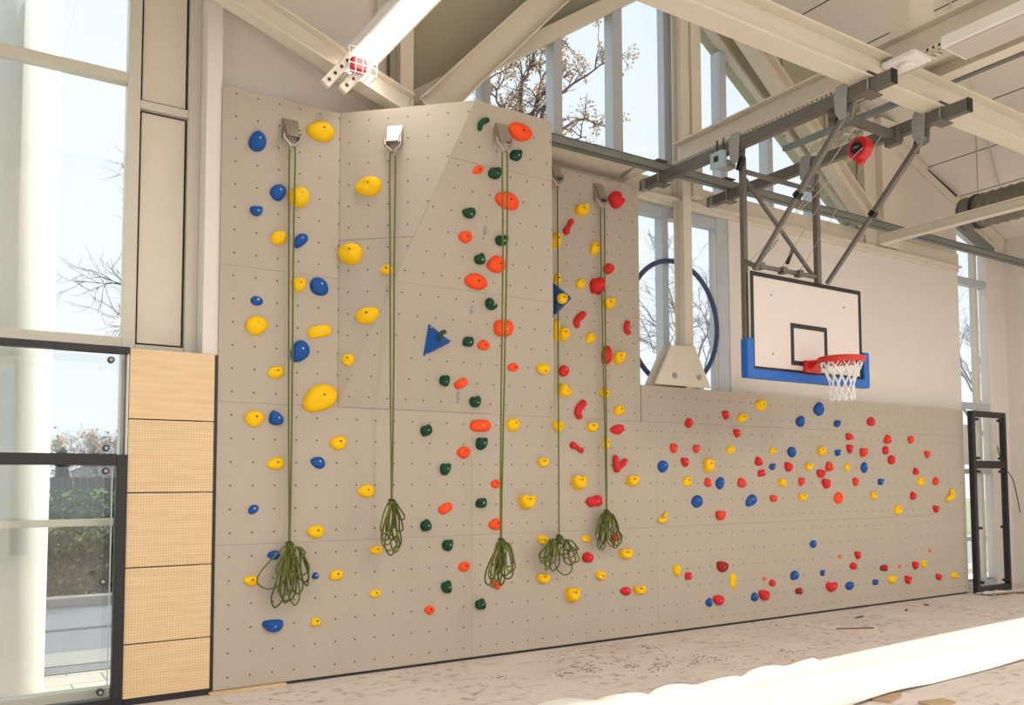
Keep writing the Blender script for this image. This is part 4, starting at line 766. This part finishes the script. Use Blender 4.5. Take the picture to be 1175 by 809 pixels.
MB().box((-1.102, .012, .09), (-1.094, .032, 1.88)).build('pane_edge', 'alu', t)
for p in ((-1.13, .0, 2.72), (-1.15, 0, 2.02), (-1.15, 0, 1.84), (-1.15, 0, .98), (-1.15, 0, .13)): fitting(p, t)
t = thing('black_glass_frame', 'freestanding black steel door frame at the far end of the low climbing wall', 'glazed frame', (11.5, -.1, 0))
fx0, fx1, fy = 11.06, 12.05, -.10
for a, b in ((fx0, fx0+.08), (fx1-.07, fx1)): MB().box((a, fy-.03, 0), (b, fy+.05, 2.83)).build('post', 'black', t, bevel=.004)
for a, b in ((2.74, 2.83), (1.93, 2.05), (0, .10)): MB().box((fx0+.08, fy-.03, a), (fx1-.07, fy+.05, b)).build('rail', 'black', t, bevel=.004)
MB().box((fx0+.13, fy+.0, .12), (fx1-.11, fy+.006, 1.92)).build('pane', 'glass', t); MB().box((fx0+.13, fy+.0, 2.06), (fx1-.11, fy+.006, 2.73)).build('pane', 'glass', t)
for x in (fx0+.16, fx1-.14):
    for z in (2.70, 2.09, 1.88, 1.0, .16): MB().box((x-.035, fy-.03, z-.02), (x+.035, fy+.03, z+.02)).build('glass_clamp', 'black', t, bevel=.004)
# ================================================================= FLOOR STUFF
random.seed(8)
lone(MB().beam((-.34, -.03, .012), (.30, -.03, .012), .05, .024), 'batten', 'palewood', 'pale wooden batten on the floor at the foot of the maple cladding', 'batten', bevel=.003)
# white membrane strip with curled edge
v = []; nx, ny = 90, 14
pA = [atZ(*p, .004) for p in ((1260, 694), (1175, 708), (1080, 728), (980, 750), (900, 768), (820, 786), (740, 800), (640, 812), (500, 835))]
def edge_at(t_):
    k = t_*(len(pA)-1); i = min(int(k), len(pA)-2); return pA[i].lerp(pA[i+1], k-i)
for i in range(nx+1):
    t_ = i/nx; e = edge_at(t_); w = 1.17+.05*math.sin(t_*9)
    for j in range(ny+1):
        s = j/ny; z = .008+.022*max(0, math.sin(t_*23+s*9+2*math.sin(t_*7)))**3*(s > .25)*(t_ < .6)+.010*math.sin(t_*14+s*3)*math.sin(s*3.14)+.012*max(0, math.sin(t_*31+s*5))*s
        if j == 0 and t_ > .45: z += .05*abs(math.sin(t_*38))**.5
        if j == 1 and t_ > .45: z += .035*abs(math.sin(t_*38))**.5
        v.append((e.x+.05*s, e.y-w*s+.03*math.sin(t_*38)*(j < 2)*(t_ > .45), z+.004))
mb = MB().add(v, [(i*(ny+1)+j, i*(ny+1)+j+1, (i+1)*(ny+1)+j+1, (i+1)*(ny+1)+j) for i in range(nx) for j in range(ny)])
o = lone(mb, 'floor_membrane', 'foil', 'long white membrane strip lying sunlit on the floor with curled wavy edge', 'membrane', smooth=True)
def scrap(px, py, L, w, ang, m, label, nm='wood_scrap', h=.012, grp=None):
    p = atZ(px, py, h/2+.001); d = Vector((math.cos(ang), math.sin(ang), 0)); return lone(MB().beam(p-d*L/2, p+d*L/2, w, h), nm, m, label, 'scrap', grp, bevel=.002)
scrap(981, 721, .46, .022, -.45, 'darkwood', 'long thin brown stick on the floor near the sunlit strip')
scrap(986, 708, .2, .03, .2, 'darkwood', 'short brown wood splinter just beyond the long stick'); scrap(1040, 700, .14, .03, .5, 'darkwood', 'small brown chip between stick and low wall')
scrap(1063, 694, .10, .05, .9, 'darkwood', 'dark curled chip close to the foot of the low wall')
scrap(1018, 800, .30, .14, .3, 'timber', 'torn brown cardboard piece on the front edge of the membrane', 'cardboard_scrap', .02); scrap(1075, 806, .26, .12, -.2, 'timber', 'second torn brown cardboard piece at the bottom of the view', 'cardboard_scrap', .02)
scrap(1152, 684, .9, .04, .1, 'palewood', 'pale lath lying in front of the black door frame', 'lath'); scrap(1158, 681, .7, .03, -.25, 'darkwood', 'brown lath crossing the pale one by the door frame', 'lath', .03)
pp = atZ(1141, 680, .02); mb = MB(); v = []
for i in range(7):
    for j in range(6): v.append((pp.x-.30+.10*i, pp.y-.14+.055*j, .012+.02*random.random()))
mb.add(v, [(i*6+j, i*6+j+1, (i+1)*6+j+1, (i+1)*6+j) for i in range(6) for j in range(5)]); lone(mb, 'paper_sheet', 'paper', 'crumpled white sheet at the foot of the black door frame', 'paper')
# chips: one uncountable litter object
mb = MB()
for cx_, cy_, n_, sx_, sy_ in [(c[0]+random.uniform(-26, 26), c[1]+random.uniform(-5, 5), 16, 6, 1.8) for c in ((655, 770), (655, 770), (690, 762), (745, 762), (745, 762), (745, 762), (820, 756), (820, 756), (820, 756), (900, 745), (760, 745), (600, 778))]+[(760, 755, 140, 110, 14), (1000, 715, 110, 90, 10)]:
    for _ in range(n_):
        p = atZ(random.gauss(cx_, sx_), random.gauss(cy_, sy_), .003)
        if p.y > -.1: continue
        a_ = random.uniform(0, 3.14); L = random.uniform(.004, .016); d = Vector((math.cos(a_), math.sin(a_), 0)); mb.beam(p-d*L, p+d*L, random.uniform(.003, .010), .003)
lone(mb, 'sawdust_litter', 'sawdust', 'brown wood chips and sawdust scattered over the screed', 'sawdust')['kind'] = 'stuff'
# plywood boards in far corner
t = lone(MB().beam((12.93, -.45, .0), (12.97, -.45, 2.7), .02, .8, up=(0, 1, 0)), 'plywood_board', 'timber', 'brown plywood board leaning against the far wall', 'board', bevel=.002)
lone(MB().beam((12.55, -.55, .01), (12.9, -.25, 1.35), .05, .02), 'lath', 'darkwood', 'dark lath leaning in the far corner beside the black frame', 'lath', bevel=.002)
lone(MB().tube(smooth_pts([Vector((12.2, .1, 2.3)), Vector((12.5, .18, 2.0)), Vector((12.75, .15, 1.75)), Vector((12.85, .1, 1.2))], 5, False), .008, 6), 'loose_cable', 'blackcap', 'thin dark cable drooping beside the far window', 'cable', smooth=True)
# ================================================================= OUTSIDE
sname(MB().box((-60, .46, -.30), (80, 2.1, -.12)).build('ground_1', 'pave'), 'pale paving slabs outside the glazing')
sname(MB().box((-60, 2.1, -.32), (80, 2.45, -.11)).build('trim_7', 'road'), 'dark gutter strip along the paving')
sname(MB().box((-60, 2.45, -.32), (80, 3.2, -.10)).build('trim_8', 'kerb'), 'pale kerb and verge along the street')
sname(MB().box((-60, 3.2, -.3), (80, 7.6, -.18)).build('ground_2', 'road'), 'grey asphalt street')
sname(MB().box((-60, 7.6, -.32), (80, 7.95, -.05)).build('trim_9', 'kerb'), 'far kerb along the street')
sname(MB().box((-60, 7.95, -.3), (80, 90, -.08)).build('ground_3', mat('lawn', (140, 146, 100), .9, var=.2)), 'grass bank beyond the street')
pc_ = Vector((-1.86, 1.55, 0)); lone(MB().tube([(-1.80, 1.5, -.12), (-1.80, 1.5, 9)], .37, 48), 'round_pillar', 'pillar', 'thick round white pillar outside the glazing', 'pillar', smooth=True)
lone(MB().box((1.5, .85, 5.25), (9, 1.0, 5.48)), 'outer_beam', 'creamlight', 'pale horizontal beam outside the pair of narrow windows', 'beam', bevel=.01)
def foliage(cx, cy, z0, rx, ry, h, n, leaf, m, nm='foliage', par=None, seed=1):
    random.seed(seed); mb = MB()
    for _ in range(n):
        a_ = random.uniform(-1, 1); b_ = random.uniform(-1, 1); c2 = random.random()
        p = Vector((cx+a_*rx, cy+b_*ry, z0+c2*h)); nrm = Vector((random.uniform(-1, 1), random.uniform(-1, 1), random.uniform(-1, 1))).normalized(); u = nrm.orthogonal().normalized()*leaf*random.uniform(.5, 1.2); w = nrm.cross(u)*.6
        mb.add([p-u, p+w, p+u, p-w], [(0, 1, 2, 3)])
    return mb.build(nm, m, par)
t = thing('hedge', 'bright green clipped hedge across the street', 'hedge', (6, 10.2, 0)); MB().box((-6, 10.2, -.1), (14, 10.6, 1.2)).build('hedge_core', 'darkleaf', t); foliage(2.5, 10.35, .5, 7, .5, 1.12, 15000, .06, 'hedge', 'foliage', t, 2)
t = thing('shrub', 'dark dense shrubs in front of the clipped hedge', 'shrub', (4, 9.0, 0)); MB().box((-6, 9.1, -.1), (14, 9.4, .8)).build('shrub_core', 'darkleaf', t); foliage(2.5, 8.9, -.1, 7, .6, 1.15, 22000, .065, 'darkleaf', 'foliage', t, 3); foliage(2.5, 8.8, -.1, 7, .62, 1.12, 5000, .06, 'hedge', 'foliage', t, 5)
t = thing('wooden_fence', 'dark grey board fence behind the hedge', 'fence', (6, 12.4, 0)); mb = MB()
for k in range(150): mb.box((-4+.14*k, 12.4, 0), (-4+.14*k+.125, 12.43, 1.86))
mb.build('fence_boards', 'fence', t)
for k in range(10): MB().box((-4+2.1*k, 12.43, 0), (-3.9+2.1*k, 12.53, 1.9)).build('fence_post', 'fence', t)
t = thing('house', 'low house with dark hipped roof behind the fence', 'house', (6, 32, 0)); hx = at(62, 545, 30).x; MB().box((hx+1.0, 29, 0), (hx+9, 35, 1.95)).build('house_wall', 'housewall', t)
MB().add([(hx, 28, 1.85), (hx+10, 28, 1.85), (hx+10, 36, 1.85), (hx, 36, 1.85), (hx+2.0, 32, 2.75), (hx+7, 32, 2.75)], [(0, 1, 5, 4), (1, 2, 5), (2, 3, 4, 5), (3, 0, 4), (3, 2, 1, 0)]).build('roof', 'roof', t); MB().box((hx+4.5, 31.5, 2.3), (hx+4.9, 31.9, 3.1)).build('chimney', 'housewall', t)
def tree(label, base, h, spread, seed, m='bark', r0=.16, leaves=0, leafc='leaf', depth=6, leafsz=.05, first=.35, lean=(0, 0), nk=(2, 3)):
    random.seed(seed); t = thing('bare_tree', label, 'tree', tuple(base)); mb = MB(); tips = []
    def grow(p, d, L, r, k):
        pts = [p]; q = p.copy(); dd = d.copy()
        for _ in range(4): dd = (dd+Vector((random.uniform(-.2, .2), random.uniform(-.2, .2), random.uniform(-.08, .14)))).normalized(); q = q+dd*L/4; pts.append(q.copy())
        mb.tube(pts, [r*(1-.11*i) for i in range(5)], 6 if k < 3 else 4 if k < 5 else 3, cap=False)
        if k >= depth: tips.append((pts[2], pts[4])); return
        for i in range(random.choice(nk)+(1 if k > 1 else 0)):
            s = random.choice(pts[2:] if k else pts[3:]); a_ = Vector((random.uniform(-1, 1), random.uniform(-1, 1), random.uniform(-.35, .75)))
            grow(s, (dd*.75+a_*spread).normalized(), L*random.uniform(.62, .84), r*.58, k+1)
    b = Vector(base); grow(b, Vector((lean[0], lean[1], 1)).normalized(), h*first, r0, 0)
    mb.build('branches', m, t)
    if leaves and tips:
        lb = MB()
        for _ in range(leaves):
            a_, b_ = random.choice(tips); p = a_.lerp(b_, random.random())+Vector((random.gauss(0, .05), random.gauss(0, .05), random.gauss(0, .05))); nrm = Vector((random.uniform(-1, 1), random.uniform(-1, 1), random.uniform(-1, 1))).normalized(); u = nrm.orthogonal()*leafsz; w = nrm.cross(u)*.7
            lb.add([p-u, p+w, p+u, p-w], [(0, 1, 2, 3)])
        tag(lb.build('leaves', leafc, t), kind='stuff')
    return t
def limb_tree(label, base, fork, targets, seed, m, r0, leaves, leafsz, sub=.9, dens=10):
    random.seed(seed); t = thing('branchy_tree', label, 'tree', tuple(base)); mb = MB(); tips = []; base = Vector(base); fork = Vector(fork)
    def twig(p, d, L, r, k):
        pts = [p]; q = p.copy(); dd = d.copy()
        for _ in range(4): dd = (dd+Vector((random.uniform(-.38, .38), random.uniform(-.38, .38), random.uniform(-.30, .30)))).normalized(); q = q+dd*L/4; pts.append(q.copy())
        mb.tube(pts, [r*(1-.15*i) for i in range(5)], 4 if k < 1 else 3, cap=False)
        if k >= 2: tips.append((pts[1], pts[4])); return
        for i in range(4 if k == 0 else 3): twig(random.choice(pts[1:]), (dd+Vector((random.uniform(-1, 1), random.uniform(-1, 1), random.uniform(-.8, .8)))*.9).normalized(), L*random.uniform(.5, .75), r*.6, k+1)
    mb.tube([base, base.lerp(fork, .5)+Vector((.1, 0, 0)), fork], [r0, r0*.85, r0*.7], 8, cap=False)
    for T_ in targets:
        T_ = Vector(T_); pts = [fork.copy()]; n = 9; off = Vector((0, 0, 0))
        for i in range(1, n+1):
            off += Vector((random.gauss(0, .05), random.gauss(0, .05), random.gauss(0, .05))); f = i/n; pts.append(fork.lerp(T_, f)+Vector((0, 0, .35*math.sin(f*3.14)))+off)
        mb.tube(pts, [r0*.40*(1-.09*i) for i in range(n+1)], 5, cap=False)
        for _ in range(dens):
            i = random.randint(3, n-1); f = random.random(); p = pts[i].lerp(pts[i+1], f); d = ((T_-fork).normalized()+Vector((random.uniform(-1, 1), random.uniform(-1, 1), random.uniform(-1, 1)))*1.1).normalized(); twig(p, d, sub*random.uniform(.6, 1.2), r0*.13, 0)
    mb.build('branches', m, t); lb = MB()
    for _ in range(leaves):
        a_, b_ = random.choice(tips); p = a_.lerp(b_, random.random())+Vector((random.gauss(0, .04), random.gauss(0, .04), random.gauss(0, .04))); nrm = Vector((random.uniform(-1, 1), random.uniform(-1, 1), random.uniform(-1, 1))).normalized(); u = nrm.orthogonal()*leafsz; w = nrm.cross(u)*.7
        lb.add([p-u, p+w, p+u, p-w], [(0, 1, 2, 3)])
    if leaves: tag(lb.build('leaves', 'leaf', t), kind='stuff')
TY = 5.5
limb_tree('autumn tree with sparse orange leaves seen through the left part of the gable window', (3.0, TY, -.1), at(590, 190, TY), [at(x, y, TY+dy) for x, y, dy in ((600, 55, .5), (650, 112, 0), (688, 60, -.6), (705, 128, .4), (672, 158, 0), (560, 95, .3), (655, 35, .8), (640, 75, -.4), (580, 125, 0), (610, 90, .6))], 4, 'bark', .12, 2600, .024, .5, 6)
limb_tree('bare tree behind the round hoop and the narrow windows', (10.2, 8.2, -.1), at(800, 470, 8.2), [at(x, y, 8.2) for x, y in ((744, 262), (740, 330), (738, 395), (760, 300), (822, 395), (815, 340))], 6, 'barkpale', .10, 0, .02, .9, 8)
limb_tree('slim bare tree beyond the tall left glazing, twigs reaching past its edge', at(225, 600, 11)*1, at(215, 430, 11), [at(x, y, 11) for x, y in ((146, 236), (142, 300), (140, 335), (145, 372), (190, 200), (175, 330))], 8, 'bark', .09, 0, .02, .8, 8)
bx_ = at(100, 520, 24); tree('wide bare tree above the fence, beyond the street', (bx_.x, 24, -.1), 5.6, 1.1, 31, m='barkpale', r0=.12, leaves=500, depth=7, leafsz=.05, first=.24)
bx_ = at(150, 520, 26); tree('second bare tree above the fence beside the wide one', (bx_.x, 26, -.1), 6.0, 1.1, 17, m='barkpale', r0=.12, leaves=200, depth=7, leafsz=.05, first=.24)
bx_ = at(1118, 420, 9); tree('pale tree seen through the far corner window', (bx_.x+1, 9, -.1), 9, .8, 33, m='barkpale', r0=.12, depth=6)
t = thing('conifer', 'small dark conifer in front of the fence', 'tree', (1.2, 22, 0)); mb = MB()
random.seed(9); cfx = at(71, 540, 14).x
for _ in range(2500):
    z = random.random()**.7; rr = (1-z)*.35*random.random()**.4; a_ = random.uniform(0, 6.28); p = Vector((cfx+rr*math.cos(a_), 14+rr*math.sin(a_), .0+z*2.5)); mb.add([p, p+Vector((.1*math.cos(a_), .1*math.sin(a_), -.05)), p+Vector((.03, .03, .06))], [(0, 1, 2)])
mb.build('needles', 'darkleaf', t); MB().cyl((cfx, 14, -.1), (cfx, 14, 2.4), .04, 8).build('trunk', 'bark', t)
# ================================================================= LIGHT
w = bpy.data.worlds.new('sky'); bpy.context.scene.world = w; w.use_nodes = True; nt = w.node_tree; bg = nt.nodes['Background']
tc = N(nt, 'ShaderNodeTexCoord'); sp = N(nt, 'ShaderNodeSeparateXYZ'); nt.links.new(tc.outputs['Generated'], sp.inputs[0])
cr = N(nt, 'ShaderNodeValToRGB'); nt.links.new(sp.outputs[2], cr.inputs[0]); e = cr.color_ramp.elements
e[0].position = .0; e[0].color = (.92, .94, .97, 1); e[1].position = .9; e[1].color = (.62, .78, .95, 1); x = e.new(.3); x.color = (.80, .89, .97, 1)
no = N(nt, 'ShaderNodeTexNoise'); no.inputs['Scale'].default_value = 1.6; no.inputs['Detail'].default_value = 6; nt.links.new(tc.outputs['Generated'], no.inputs['Vector'])
mr = N(nt, 'ShaderNodeMapRange'); nt.links.new(no.outputs['Fac'], mr.inputs[0]); mr.inputs[1].default_value = .45; mr.inputs[2].default_value = .75; mr.inputs[4].default_value = .6
nt.links.new(mixc(nt, mr.outputs[0], cr.outputs[0], (.95, .96, .97, 1)), bg.inputs['Color']); bg.inputs['Strength'].default_value = .78
sun = bpy.data.lights.new('sun', 'SUN'); sun.energy = 5.5; sun.angle = math.radians(.6); sun.color = (1, .95, .87)
so = bpy.data.objects.new('sun', sun); C.objects.link(so); sd = Vector((1, .045, .40)).normalized(); so.rotation_euler = sd.to_track_quat('Z', 'Y').to_euler(); so.location = (20, 1, 9)
sc = bpy.context.scene; sc.view_settings.view_transform = 'Standard'; sc.view_settings.look = 'None'; sc.view_settings.gamma = 1; sc.view_settings.use_curve_mapping = False; sc.view_settings.exposure = .62
